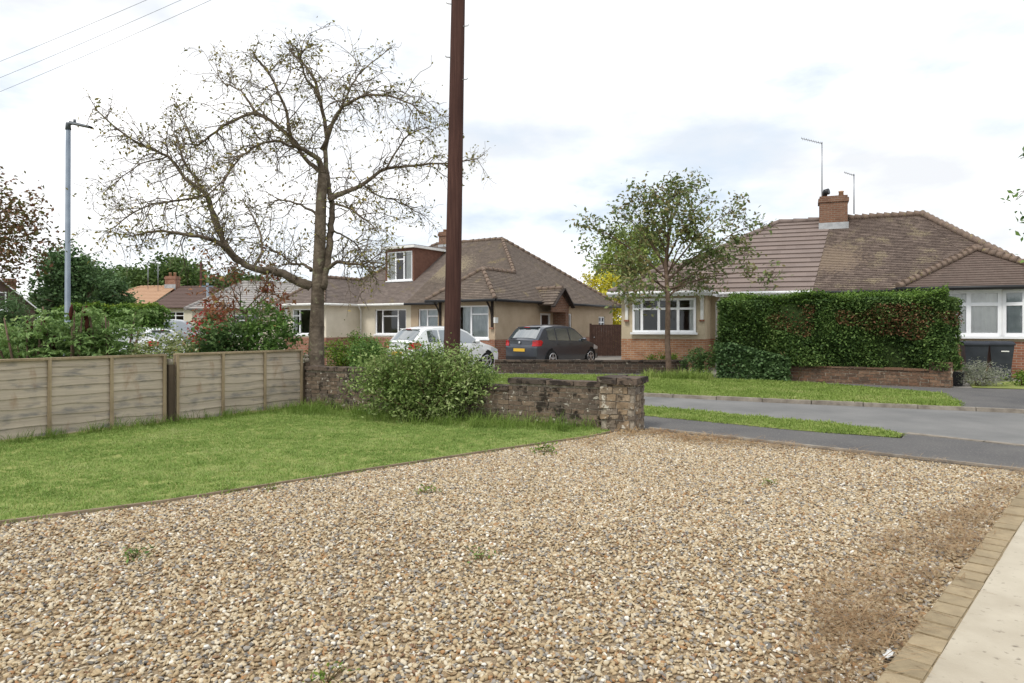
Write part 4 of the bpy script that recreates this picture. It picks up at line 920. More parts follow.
for a, b_ in (((8.6, 0, E1), (10.9, 1.5, bz)), ((13.2, 0, E1), (10.9, 1.5, bz)), ((10.9, 1.5, bz), (10.9, 3.3, bz))): ridge_run(mb, V(a) + V((0, 0, 0.03)), V(b_) + V((0, 0, 0.03)), rnd, 0.1, 0.2, 0.05)
mb.build('ridge_tiles', M['ridge'], rb)
# left half walls
mb, bk = MB(), MB(); wb = (0.42, 2.6, 1.28, 2.46); PB = 1.05; wm = (4.2, 6.2, 1.1, 2.3)
wall_face(mb, 0.0, 2.9, PB, E1, 0.4, [wb]); wall_face(bk, 0.0, 2.9, 0, PB, 0.38, [])
mb.face([(2.9, 0.4, PB), (2.9, 1.95, PB), (2.9, 1.95, E1), (2.9, 0.4, E1)]); bk.face([(2.9, 0.38, 0), (2.9, 1.93, 0), (2.9, 1.93, PB), (2.9, 0.38, PB)])
wall_face(mb, 2.9, PT, PB, E1, 1.95, [wm]); wall_face(bk, 2.9, PT, 0, PB, 1.93, [])
for z0_, z1_, mm in ((PB, E1, mb), (0, PB, bk)): mm.face([(0.0, 10.1, z0_), (0.0, 0.4, z0_), (0.0, 0.4, z1_), (0.0, 10.1, z1_)]); mm.face([(PT, 10.1, z0_), (0.0, 10.1, z0_), (0.0, 10.1, z1_), (PT, 10.1, z1_)])
mb.build('wall', M['render_beige'], RL); bk.build('brick_plinth', M['housebrick'], RL)
window(RL, *wb, 0.3, (0.5, 0.9, 1.0, 0.9), 0.36, curtain='curtain', cside=[(0.0, 0.1), (0.9, 1.0)], fw=0.075); window(RL, *wm, 2.0, (1, 1, 1), 0.34)
bracket(RL, 0.2, 0.4, 0.06, 1.72, E1 - 0.07, 'white_worn'); bracket(RL, 2.8, 0.4, 0.06, 1.72, E1 - 0.07, 'white_worn')
mb = MB(); mb.box((-0.33, 1.55, E1 - 0.07), (PT, 10.45, E1 - 0.045)); mb.box((-0.33, 0.02, E1 - 0.072), (3.13, 1.545, E1 - 0.047)); mb.build('soffit', M['white_worn'], RL)
mb = MB(); mb.bar((-0.37, -0.02, E1 - 0.03), (3.17, -0.02, E1 - 0.03), 0.035, 0.17); mb.bar((-0.37, 0, E1 - 0.03), (-0.37, 10.5, E1 - 0.03), 0.035, 0.17); mb.bar((3.17, 0.0, E1 - 0.03), (3.17, 1.5, E1 - 0.03), 0.035, 0.17); mb.bar((3.17, 1.48, E1 - 0.03), (PT - 0.75, 1.48, E1 - 0.03), 0.035, 0.17); mb.build('fascia', M['white'], RL)
gutter(RL, [((3.2, 1.42, E1), (PT - 0.75, 1.42, E1)), ((-0.4, -0.08, E1), (3.2, -0.08, E1))], 'white', [[(3.4, 1.42, E1 - 0.05), (3.1, 1.85, E1 - 0.3), (3.1, 1.85, 0)]])
# right half walls: a wide glazed bay with a canted side
mb, bk = MB(), MB(); wr = (9.75, 11.25, 1.22, 2.52)
wall_face(mb, PT, 9.25, PB, E1, 1.95, [(7.6, 8.6, 0.9, 2.1)]); wall_face(bk, PT, 9.25, 0, PB, 1.93, [(7.6, 8.6, 0.9, 2.1)])
window(RR, 7.6, 8.6, 0.9, 2.1, 2.0, (1, 1), 0.3)
bk.build('brick_plinth', M['redbrick'], RR); bk = MB(); wall_face(bk, 9.25, 11.3, 0, PB, 0.38, []); wall_face(mb, 9.25, 11.3, PB, E1, 0.4, [(9.66, 11.3, 1.2, 2.56)])
mb.face([(9.25, 1.95, 0), (9.25, 0.4, 0), (9.25, 0.4, E1), (9.25, 1.95, E1)])
K = Matrix.Translation((11.3, 0.4, 0)) @ Matrix.Rotation(R(-22), 4, 'Z')
wall_face(mb, 0, 1.15, PB, E1, 0, [(0.02, 1.1, 1.2, 2.56)], 0.12, K); wall_face(bk, 0, 1.15, 0, PB, -0.02, [], 0.12, K)
mb.box((12.3, 0.42, 0), (12.9, 10.1, E1)); mb.face([(12.9, 10.1, 0), (PT, 10.1, 0), (PT, 10.1, E1), (12.9, 10.1, E1)])
mb.build('wall', M['render_beige'], RR); bk.build('brick_plinth', M['redbrick'], RR)
window(RR, 9.66, 11.3, 1.2, 2.56, 0.36, (0.95, 0.95), 0.42, curtain='curtain', fw=0.1); window(RR, 0.02, 1.1, 1.2, 2.56, -0.03, (1, 1), 0.42, K, curtain='curtain_grey', fw=0.1)
mb = MB(); mb.box((9.3, 0.33, 1.2), (9.655, 0.395, 2.58)); mb.box((9.3, 0.32, 2.561), (11.3, 0.39, E1 - 0.05)); mb.build('window_surround', M['white'], RR)
mb = MB(); mb.box((PT, 1.55, E1 - 0.07), (13.15, 10.45, E1 - 0.045)); mb.box((8.62, 0.02, E1 - 0.072), (13.18, 1.545, E1 - 0.047)); mb.build('soffit', M['dark_wood'], RR)
gutter(RR, [((8.58, -0.03, E1 - 0.02), (13.2, -0.03, E1 - 0.02)), ((8.58, -0.03, E1 - 0.02), (8.58, 1.5, E1 - 0.02)), ((PT - 0.73, 1.46, E1 - 0.02), (8.58, 1.46, E1 - 0.02))], 'black_plastic')
ch = chimney(RL, 7.05, 5.75, 0.98, 0.8, 4.75, 6.5, [(0.28, 0.1, 0.22, 'tile_orange')], 'chimbrick')
mb = MB(); mb.tube([(6.75, 5.75, 6.49), (6.75, 5.75, 6.63), (6.78, 5.7, 6.71), (6.9, 5.65, 6.73)], [0.09, 0.1, 0.13, 0.12], 12); mb.build('cowl', M['black_plastic'], ch)
def aerial(px0, py0, py1, Y, arm, label, n_el):
    p = at(px0, py1, Y); h = (py1 - py0) / F * Y; t = thing('aerial', label, 'aerial', tuple(p)); mb = MB()
    mb.tube([(0, 0, 0), (0, 0, h)], 0.022, 6); mb.build('mast', M['alu'], t)
    mb = MB(); a = V((0.02, 0, h - 0.06)); b_ = a + V(arm); mb.tube([a, b_], 0.013, 6)
    for k in range(n_el):
        c = a.lerp(b_, (k + 0.6) / n_el); d = V((0.12, 0.22, 0.0)); mb.tube([c - d, c + d], 0.007, 4)
    mb.build('antenna', M['alu'], t)
aerial(822, 142, 201, 26.4, (-0.95, -0.3, 0.12), 'tall television aerial with a long arm pointing left, on the right bungalow chimney', 9)
aerial(854, 174, 214, 26.6, (-0.5, -0.2, 0.08), 'shorter spiky television aerial to the right of the brick chimney', 5)

# ------------------------------------------------------------------ houses far behind on the left
def simple_hip(name, label, p, rz, w, d, e, r, mt, wallm, rin, chim=None, group='houses far behind on the left'):
    t = thing(name, label, 'house', p, rz, group); mb = MB(); A, B, C_, D_ = V((0, 0, e)), V((w, 0, e)), V((w, d, e)), V((0, d, e)); r0, r1 = V((rin[0], d / 2, r)), V((w - rin[1], d / 2, r))
    for q in ([A, B, r1, r0], [C_, D_, r0, r1]): roof_slope(mb, q, 0.3, 0.03)
    if rin[0] > 0: roof_slope(mb, [D_, A, r0], 0.3, 0.03)
    if rin[1] > 0: roof_slope(mb, [B, C_, r1], 0.3, 0.03)
    rf = mb.build('roof', M[mt], t); mb = MB(); rnd = random.Random(3); ridge_run(mb, r0, r1, rnd)
    for a, b_ in ((A, r0), (D_, r0)):
        if rin[0] > 0: ridge_run(mb, a, b_, rnd)
    for a, b_ in ((B, r1), (C_, r1)):
        if rin[1] > 0: ridge_run(mb, a, b_, rnd)
    mb.build('ridge_tiles', M[mt], rf)
    mb = MB(); i = 0.3; wins = [(w * 0.2, w * 0.2 + 1.4, 1.0, e - 0.3), (w * 0.62, w * 0.62 + 1.4, 1.0, e - 0.3)]
    wall_face(mb, i, w - i, 0, e, i, wins)
    for a, b_ in (((w - i, i), (w - i, d - i)), ((w - i, d - i), (i, d - i)), ((i, d - i), (i, i))): mb.face([(a[0], a[1], 0), (b_[0], b_[1], 0), (b_[0], b_[1], e), (a[0], a[1], e)])
    if rin[0] == 0: mb.face([(i, d - i, e), (i, i, e), (i, d / 2, r - 0.25)])
    if rin[1] == 0: mb.face([(w - i, i, e), (w - i, d - i, e), (w - i, d / 2, r - 0.25)])
    mb.build('wall', M[wallm], t)
    for o in wins: window(t, *o, i + 0.04, (1, 1), 0.3)
    if chim: chimney(t, *chim)
    return t
simple_hip('bungalow', 'distant bungalow half with an orange tiled hipped roof above the clipped hedge', (-34.4, 53, 0), R(-6), 6.4, 8, 2.9, 4.75, 'tile_orange', 'render_cream', (3.2, 0), (6.0, 4, 0.9, 0.7, 4.2, 5.6, [(-0.2, 0.12, 0.3, 'tile_orange'), (0.2, 0.12, 0.3, 'tile_orange')]))
simple_hip('bungalow', 'distant bungalow half with a dark brown hipped roof, beside the orange roof', (-27.8, 52.3, 0), R(-6), 6.2, 8, 2.9, 4.7, 'tile_brown', 'render_cream', (0, 3.4))
simple_hip('bungalow', 'bungalow with pale grey tiled roof and white walls, left of the bare tree trunk', (-17.0, 35.5, 0), R(18), 11, 7.6, 2.4, 4.05, 'tile_grey', 'render_cream', (2.6, 1.5))
aerial(148, 262, 292, 56, (0.9, -0.2, 0.1), 'thin aerial on the distant orange roofed bungalow, left of its chimney', 5)
aerial(158, 263, 292, 55.5, (-0.7, -0.2, 0.1), 'thin aerial on the distant brown roof, right of the brick chimney', 4)
# gabled house at the left edge
gh = thing('gabled_house', 'dark gabled house with white bargeboard and a small white window, at the left photo edge', 'house', (-30.6, 34.6, 0), R(40), 'houses far behind on the left')
mb = MB(); hwid = 6.0; ap = 5.0; ez = 2.5; xr = 5.3
wall_face(mb, 0, xr, 0, ez, 0, []); mb.face([(0, 0, ez), (xr, 0, ez), (xr / 2, 0, ap)]); wn_r = (3.0, 4.0, 2.35, 3.35)
mb.face([(xr, 0, 0), (xr, 9, 0), (xr, 9, ez), (xr, 0, ez)]); mb.face([(0, 9, 0), (0, 0, 0), (0, 0, ez), (0, 9, ez)]); mb.face([(xr, 9, 0), (0, 9, 0), (0, 9, ez), (xr / 2, 9, ap), (xr, 9, ez)]); mb.build('wall', M['tile_brown'], gh)
mb = MB(); roof_slope(mb, [V((xr + 0.3, -0.3, ez - 0.25)), V((xr + 0.3, 9.2, ez - 0.25)), V((xr / 2, 9.2, ap + 0.06)), V((xr / 2, -0.3, ap + 0.06))], 0.3, 0.03); roof_slope(mb, [V((-0.3, 9.2, ez - 0.25)), V((-0.3, -0.3, ez - 0.25)), V((xr / 2, -0.3, ap + 0.06)), V((xr / 2, 9.2, ap + 0.06))], 0.3, 0.03); mb.build('roof', M['tile_brown'], gh)
for sx in (-1, 1):
    mb = MB(); mb.bar((xr / 2 + sx * (xr / 2 + 0.3), -0.33, ez - 0.28), (xr / 2, -0.33, ap + 0.02), 0.05, 0.24, (0, 1, 0)); mb.build('bargeboard', M['white'], gh)
window(gh, *wn_r, -0.09, (1, 1), 0.0)
chimney(gh, 4.6, 7.5, 0.7, 0.6, 2.6, 4.5, [])
# ------------------------------------------------------------------ cars
def paint(name, c, metal=0.0):
    m = NT(name); m.col(c); m.set(0.28, 0.5, metal); m.b.inputs['Coat Weight'].default_value = 0.7; m.b.inputs['Coat Roughness'].default_value = 0.06; return m.m
M['car_grey'] = paint('dark grey car paint', srgb(72, 76, 84), 0.4)
M['car_white'] = paint('white car paint', srgb(236, 238, 240))
M['car_silver'] = paint('silver car paint', srgb(176, 180, 184), 0.4)
m_ = NT('car glass'); m_.col(srgb(74, 84, 86)); m_.set(0.04, 1.0); m_.b.inputs['IOR'].default_value = 2.3; m_.b.inputs['Coat Weight'].default_value = 0.6; M['car_glass'] = m_.m  # lighter grey base stands in for bright reflections in the panes
M['rubber'] = plain('tyre rubber', srgb(34, 34, 35), 0.85, 0.2)
M['rim'] = plain('alloy rim', srgb(196, 198, 202), 0.35, 0.5, 0.6)
M['tail'] = plain('red tail lamp', srgb(176, 22, 26), 0.18, 0.6)
M['plate'] = plain('yellow number plate', srgb(222, 178, 60), 0.45)
M['headlight'] = plain('headlamp glass', srgb(206, 212, 218), 0.12, 0.7)

def car(label, paint_, loc, heading, L=4.0, Wd=1.74, H=1.48, group='cars parked on the drives', simple=False):
    """a five-door hatchback; local x points forward, y to its left, z up"""
    t = thing('parked_car', label, 'car', loc, heading, group); h = L / 2
    s = L / 4.0
    top = [(-h, 0.97), (-h + 0.12 * s, 1.05), (-h + 0.46 * s, H - 0.13), (-h + 0.62 * s, H - 0.055), (-h + 1.0 * s, H - 0.01), (-0.3, H), (0.15 * s, H - 0.03), (0.45 * s, H - 0.13), (1.06 * s, 0.98), (1.18 * s, 0.945), (1.55 * s, 0.86), (h - 0.12, 0.74), (h, 0.60)]
    belt = lambda x: 0.90 + 0.06 * (-x / h)
    def ztop(x):
        for (a, za), (b, zb) in zip(top, top[1:]):
            if a <= x <= b: return za + (zb - za) * (x - a) / (b - a)
        return top[-1][1]
    zlow = 0.22
    def hwid(x, z):
        u = abs(x) / h; w = Wd / 2 * (1 - 0.13 * u ** 4 - 0.02 * u ** 2)
        w *= 1 - 0.05 * ((z - 0.6) / 0.4) ** 2 if z < belt(x) else (1 - 0.05 * ((belt(x) - 0.6) / 0.4) ** 2) * (1 - 0.24 * (z - belt(x)) / (H - 0.9))
        if 0.66 < z < 0.72: w += 0.006
        return w
    xs = sorted({-h, *[-h + i * 0.05 for i in range(1, 16)], *[-h + 0.8 + i * (L - 1.2) / 24 for i in range(25)], *[h - 0.35 + i * 0.07 for i in range(6)]}); xs = [x for x in xs if x <= h]
    NZ = 16; body = MB()
    col = lambda x: [zlow + (ztop(x) - 0.03 - zlow) * (i / NZ) for i in range(NZ + 1)]
    cap = lambda x, y: (0.17 if x > 0 else 0.11) * (1 - (abs(y) / (Wd / 2)) ** 2.4)
    sgx = lambda x, y, z: x + (cap(x, y) * (1 if x > 0 else -1) if abs(abs(x) - h) < 1e-6 else 0)
    for sd in (1, -1): body.grid([[(x, sd * hwid(x, z), z) for z in col(x)] for x in xs], flip=(sd > 0))
    T8 = [-1, -0.97, -0.88, -0.7, -0.4, 0, 0.4, 0.7, 0.88, 0.97, 1]
    crown = lambda t: 0.055 * (1 - abs(t) ** 3) - 0.025
    tp = lambda x, q: (x, q * hwid(x, ztop(x) - 0.03), ztop(x) - 0.005 + crown(q))
    tx = lambda x, q: (x - (0.10 * (1 - abs(q) ** 2.4) * max(0, 1 - (x + h) / 0.6)) + (0.16 * (1 - abs(q) ** 2.4) * max(0, 1 - (h - x) / 0.6)),) + tp(x, q)[1:]
    body.grid([[tx(x, q) for q in T8] for x in xs], flip=True)
    for x, fl in ((-h, True), (h, False)):
        zs = col(x) + [ztop(x) - 0.005]
        body.grid([[(x + (0.10 if x < 0 else 0.16) * (1 - abs(q) ** 2.4) * (1 if x > 0 else -1) + (0.03 if x < 0 and z > 0.8 else 0) * 1, q * hwid(x, z), z + (crown(q) if k == len(zs) - 1 else 0)) for q in T8] for k, z in enumerate(zs)], flip=not fl)
    body.face([(x, hwid(x, zlow), zlow) for x in xs] + [(x, -hwid(x, zlow), zlow) for x in reversed(xs)])
    body.build('body', paint_, t)
    # side windows
    def side_win(xa, xb, sd, cut=0.05):
        n = 14; rows = []
        for i in range(n + 1):
            x = xa + (xb - xa) * i / n; zb = belt(x) + 0.05; zt = min(ztop(x) - 0.085, H - 0.115); zt = max(zt, zb + 0.005)
            rows.append([(x, sd * (hwid(x, zb + (zt - zb) * k / 5) + 0.006), zb + (zt - zb) * k / 5) for k in range(6)])
        mb = MB(); mb.grid(rows, flip=(sd > 0)); return mb
    for sd in (1, -1):
        for xa, xb in ((-0.03 * s, 0.98 * s), (-0.86 * s, -0.10 * s), (-1.38 * s, -0.93 * s)):
            side_win(xa, xb, sd).build('side_window', M['car_glass'], t)
    def top_panel(xa, xb, q, name, mat, off=0.008, offx=0.0, n=10, taper=0.0):
        rows = []
        for i in range(n + 1):
            x = xa + (xb - xa) * i / n
            rows.append([tuple(V(tx(x, (q + taper * i / n) * k / 6)) + V((offx, 0, off))) for k in range(-6, 7)])
        mb = MB(); mb.grid(rows, flip=True); return mb.build(name, M[mat], t)
    top_panel(-h + 0.12 * s, -h + 0.46 * s, 0.86, 'rear_window', 'car_glass', 0.004, -0.014)
    top_panel(0.40 * s, 1.02 * s, 0.9, 'windscreen', 'car_glass', 0.006, 0.008)
    # rear: hatch spoiler, lamps, plate, bumper
    mb = MB(); mb.bar((-h + 0.47, -0.46, H - 0.075), (-h + 0.47, 0.46, H - 0.075), 0.2, 0.03); mb.build('spoiler', paint_, t)
    mb = MB(); mb.bar((-h + 0.365, -0.12, H - 0.078), (-h + 0.365, 0.12, H - 0.078), 0.03, 0.02); mb.build('brake_light', M['tail'], t)
    for sd in (1, -1):
        rows = []
        pth = [(-h, 0.60), (-h, 0.75), (-h, 0.88), (-h, 1.0)]
        for k in range(4):
            z = 0.78 + 0.21 * k / 3 ; r = []
            for q in (0.74 + 0.05 * k / 3, 0.85, 0.94): r.append((-h - 0.10 * (1 - q ** 2.4) + (0.03 if z > 0.8 else 0) - 0.012, sd * q * hwid(-h, z), z))
            for x in (0.0, 0.1, 0.2, 0.30 - 0.05 * abs(k - 2)): r.append((-h + x - (0.004 if x == 0 else 0), sd * (hwid(-h + x, z) + 0.010), z))
            rows.append(r)
        mb = MB(); mb.grid(rows, flip=(sd < 0)); mb.build('tail_lamp', M['tail'], t)
        rows = []
        for k in range(4):
            z = 0.60 + 0.09 * k / 3; rows.append([(h - 0.42 + 0.38 * j / 5, sd * (hwid(h - 0.42 + 0.38 * j / 5, z) + 0.006), z + 0.10 * (1 - j / 5) * (k / 3)) for j in range(6)])
        mb = MB(); mb.grid(rows, flip=(sd > 0)); mb.build('headlight', M['headlight'], t)
        x = 0.78 * s; y = hwid(x, 1.0); mb = MB(); mb.ball((x, sd * (y + 0.10), 1.0), 0.07, 0.11, 0.065); mb.tube([(x + 0.02, sd * (y - 0.02), 0.95), (x, sd * (y + 0.08), 0.98)], 0.022, 6); mb.build('wing_mirror', paint_, t)
        for x in (-0.05 * s, -0.83 * s):
            mb = MB(); mb.box((x - 0.08, sd * (hwid(x, 0.84) + 0.02) - 0.012, 0.825), (x + 0.08, sd * (hwid(x, 0.84) + 0.02) + 0.012, 0.85)); mb.build('door_handle', paint_, t)
    mb = MB(); mb.box((-h - 0.128, -0.26, 0.58), (-h - 0.105, 0.26, 0.69)); mb.build('number_plate', M['plate'], t)
    mb = MB(); rows = [[(-h - 0.10 * (1 - abs(q) ** 2.4) - 0.014, q * hwid(-h, z) * 1.01, z) for q in T8] for z in (0.225, 0.31, 0.40)]; mb.grid(rows); rows = [[(h + 0.16 * (1 - abs(q) ** 2.4) + 0.012, q * hwid(h, z) * 1.01, z) for q in T8] for z in (0.24, 0.33, 0.42)]; mb.grid(rows)
    mb.build('bumper_trim', M['black_plastic'], t)
    mb = MB(); mb.ball((-h - 0.105, 0, 0.9), 0.02, 0.05, 0.05); mb.build('badge', M['rim'], t)
    # wheels
    for x in (-1.21 * s, 1.30 * s):
        for sd in (1, -1):
            y = Wd / 2 * (1 - 0.13 * (abs(x) / h) ** 4 - 0.02 * (abs(x) / h) ** 2)
            mb = MB(); mb.disc((x, sd * (y + 0.003), 0.335), (0, sd, 0), 0.365, 24); mb.tube([(x, sd * (y - 0.25), 0.335), (x, sd * (y + 0.003), 0.335)], 0.364, 24, cap=False); mb.build('wheel_well_shade', M['rubber'], t)  # dark disc on the body side: shade of the wheel well as colour
            w = MB(); w.tube([(x, sd * (y - 0.19), 0.305), (x, sd * (y - 0.17), 0.305), (x, sd * (y - 0.0), 0.305), (x, sd * (y + 0.015), 0.305), (x, sd * (y + 0.017), 0.305)], [0.285, 0.305, 0.305, 0.29, 0.22], 24); wh = w.build('wheel', M['rubber'], t)
            r = MB()
            n = 5
            for k in range(n):
                a = 2 * math.pi * k / n + 0.3
                for da in (-0.14, 0.14): r.bar((x, sd * (y + 0.022), 0.305), (x + 0.205 * math.cos(a + da), sd * (y + 0.022), 0.305 + 0.205 * math.sin(a + da)), 0.028, 0.012, (0, 1, 0))
            pts = [(x + 0.2 * math.cos(2 * math.pi * k / 24), sd * (y + 0.02), 0.305 + 0.2 * math.sin(2 * math.pi * k / 24)) for k in range(25)]; r.tube(pts, 0.016, 5, cap=False)
            r.ball((x, sd * (y + 0.02), 0.305), 0.045, 0.02, 0.045); r.build('rim', M['rim'], wh)
    return t
car('dark grey hatchback with a yellow rear number plate, parked beside the tan bungalow wall', M['car_grey'], (1.62, 26.6, -0.01), R(50), 4.0, 1.74, 1.54)
car('white hatchback parked behind the telegraph pole and the bush', M['car_white'], (-2.3, 23.2, -0.01), R(46), 3.75, 1.66, 1.49)
car('white hatchback roof just showing above the fence, left of the pale flowering shrub', M['car_white'], (-15.1, 27.0, -0.05), R(160), 4.1, 1.75, 1.47)
car('silver car parked higher up before the distant hedge, seen over the pale shrub', M['car_silver'], (-17.6, 36.0, 0.32), R(20), 4.2, 1.76, 1.52)

# ------------------------------------------------------------------ bins and small garden things
def bin_(px, label, rz):
    p = at(px, 326, 19.05); t = thing('wheelie_bin', label, 'bin', (p.x, 19.05, -0.01), rz, 'black bins under the bay window'); mb = MB()
    mb.grid([[(sx * w, sy * d, z) for sx, sy in ((-1, -1), (1, -1), (1, 1), (-1, 1), (-1, -1))] for w, d, z in ((0.22, 0.25, 0.08), (0.23, 0.27, 0.4), (0.28, 0.34, 0.98))], smooth=False); mb.face([(-0.22, -0.25, 0.08), (-0.22, 0.25, 0.08), (0.22, 0.25, 0.08), (0.22, -0.25, 0.08)])
    mb.build('bin_body', M['bin'], t)
    mb = MB(); mb.grid([[(x, -0.37, 0.985), (x, -0.37, 1.03), (x, -0.2, 1.07 + z), (x, 0.2, 1.07 + z), (x, 0.38, 1.03), (x, 0.38, 0.985)] for x, z in ((-0.3, 0), (-0.28, 0.02), (0.28, 0.02), (0.3, 0))], smooth=False); mb.box((-0.29, -0.36, 0.98), (0.29, 0.37, 0.99)); ld = mb.build('lid', M['bin'], t)
    for sx in (-1, 1): mb = MB(); mb.tube([(sx * 0.2, 0.27, 0.1), (sx * 0.27, 0.27, 0.1)], 0.1, 14); mb.build('wheel', M['rubber'], t)
    mb = MB(); mb.tube([(-0.24, 0.38, 0.97), (-0.24, 0.43, 0.99), (0.24, 0.43, 0.99), (0.24, 0.38, 0.97)], 0.016, 6); mb.build('handle', M['bin'], t)
    return t
M['bin'] = noisy('black bin plastic', srgb(44, 48, 56), srgb(56, 60, 68), 4, 0.5, 0.4)
bin_(974, 'black wheelie bin partly hidden at the end of the hedge, without a sticker', R(-23))
b2 = bin_(999, 'black wheelie bin with a small white sticker, nearer the brick bay corner', R(-23))
mb = MB(); mb.box((-0.02, -0.335, 0.8), (0.16, -0.322, 0.83)); mb.build('sticker', M['white_worn'], b2)
p = gnd(963, 386); pt = thing('planter', 'small black square planter at the end of the low hedge wall', 'planter', (p.x, p.y + 0.2, 0), R(-30)); mb = MB()
mb.grid([[(sx * w, sy * w, z) for sx, sy in ((-1, -1), (1, -1), (1, 1), (-1, 1), (-1, -1))] for w, z in ((0.1, 0.0), (0.12, 0.3), (0.135, 0.3), (0.135, 0.34), (0.105, 0.34), (0.10, 0.28))], smooth=False); mb.build('pot', M['black_plastic'], pt)
mb = MB(); mb.face([(-0.11, -0.11, 0.29), (0.11, -0.11, 0.29), (0.11, 0.11, 0.29), (-0.11, 0.11, 0.29)]); mb.build('soil', M['earth'], pt)
# litter
rnd = random.Random(77)
def scrap(px, py, s, label):
    p = gnd(px, py); mb = MB(); rows = [[(p.x + (i - 2) * s * 0.16 + (j - 1.5) * s * 0.1, p.y + (i - 2) * s * 0.17 - (j - 1.5) * s * 0.09, 0.012 + rnd.uniform(0, 0.02)) for j in range(4)] for i in range(5)]
    mb.grid(rows, smooth=False); mb.grid([[(x, y, z + 0.004) for x, y, z in r] for r in rows], smooth=False); tag(mb.build('paper_scrap', M['white_worn']), label, 'litter')
scrap(889, 659, 0.085, 'white scrap of litter lying against the paving blocks at the bottom right')
scrap(841, 611, 0.045, 'small white scrap lying on the gravel left of the dry needles')

# ------------------------------------------------------------------ plants
rng = np.random.default_rng(5)
def grow(mb, rnd, p, d, length, r, depth, tips, wig=0.25, nseg=4, kids=(2, 4), shrink=0.62, up=0.15, minr=0.004, sides=5, spread=0.7):
    """a branch with its side branches, tapered tubes in mb; leaf places collect in tips"""
    pts, rad = [p.copy()], [r]; d = d.normalized(); q = p.copy()
    for i in range(nseg):
        d = (d + V((rnd.gauss(0, wig), rnd.gauss(0, wig), rnd.gauss(0, wig) + up * 0.5))).normalized(); q = q + d * length / nseg
        pts.append(q.copy()); rad.append(max(minr, r * (1 - 0.55 * (i + 1) / nseg)))
    mb.tube(pts, rad, max(3, sides), cap=False)
    if depth == 0: tips.extend(pts[1:]); return
    for k in range(rnd.randint(*kids)):
        u = rnd.uniform(0.3, 1.0); i = min(nseg - 1, int(u * nseg)); b = pts[i].lerp(pts[i + 1], u * nseg - i)
        dd = (pts[i + 1] - pts[i]).normalized(); o = V((rnd.gauss(0, 1), rnd.gauss(0, 1), rnd.gauss(0, 0.7))); o = (o - dd * o.dot(dd)).normalized()
        grow(mb, rnd, b, dd + o * spread * rnd.uniform(0.6, 1.4) + V((0, 0, up)), length * shrink * rnd.uniform(0.7, 1.2), rad[i] * 0.6, depth - 1, tips, wig, max(2, nseg - 1), kids, shrink, up, minr, sides - 1, spread)
    grow(mb, rnd, pts[-1], d, length * shrink * 0.8, rad[-1], depth - 1, tips, wig, max(2, nseg - 1), kids, shrink, up, minr, sides - 1, spread)
def arr(pts): return np.array([(p.x, p.y, p.z) for p in pts])
def around(pts, rng, per, spread):
    a = arr(pts); n = rng.poisson(per, len(a)); i = np.repeat(np.arange(len(a)), n); return a[i] + rng.normal(size=(len(i), 3)) * spread
PLANTS = 'shrubs and plants'
def shrub(name, label, cat, base, radii, mat, nclump, per, spread, size, seed, height=None, shell=0.35, nst=8, aspect=0.55, skirt=0.0, group=None, mixmat=None, up=0.3):
    """> stems, foliage: a rounded bush, middle at height radii[2]"""
    t = thing(name, label, cat, tuple(base), 0, group); rg = np.random.default_rng(seed); rnd = random.Random(seed); cz = radii[2] * 0.95 + skirt
    C, cc = clumps(rg, (0, 0, cz), radii, nclump, per, spread, shell); C = C[C[:, 2] > 0.02]
    leaves('foliage', C, size, M[mat], t, rg, aspect, up)
    if mixmat:
        C2 = C[rg.uniform(size=len(C)) < mixmat[1]] + rg.normal(size=3) * 0.02; C2 = C2 + rg.normal(size=C2.shape) * 0.05; leaves(mixmat[2], C2, size * mixmat[3], M[mixmat[0]], t, rg, aspect)
    mb = MB()
    for k in range(nst):
        e = V(cc[rnd.randrange(len(cc))]) ; b = V((rnd.uniform(-.2, .2) * radii[0], rnd.uniform(-.2, .2) * radii[1], -0.02)); m2 = b.lerp(e, 0.5) + V((rnd.uniform(-.1, .1), rnd.uniform(-.1, .1), 0.05))
        mb.tube([b, m2, e], [0.018, 0.012, 0.005], 5)
    mb.build('stems', M['stem'], t); return t

# the leafy bush before the wall
bush = shrub('leafy_bush', 'large loose green leafy bush growing on the lawn against the low brick wall', 'bush', (-1.42, 11.0, 0), (1.18, 0.62, 0.60), 'lf_bush', 400, 42, 0.095, 0.058, 3, nst=30, shell=0.3, aspect=0.45)
rnd = random.Random(9); rg = np.random.default_rng(9); mb = MB(); tips = []
for k in range(80):
    a = rnd.uniform(0, 6.28); b = V((0.8 * math.cos(a) * rnd.uniform(.2, 1), 0.45 * math.sin(a), rnd.uniform(0.45, 0.8))); grow(mb, rnd, b, V((math.cos(a) * 0.7, math.sin(a) * 0.5, 1.0)), rnd.uniform(0.2, 0.6), 0.006, 0, tips, 0.2, 5, minr=0.002, sides=4)
mb.build('shoots', M['stem'], bush); leaves('shoot_leaves', around(tips, rg, 5, 0.035), 0.058, M['lf_bush'], bush, rg, 0.4)

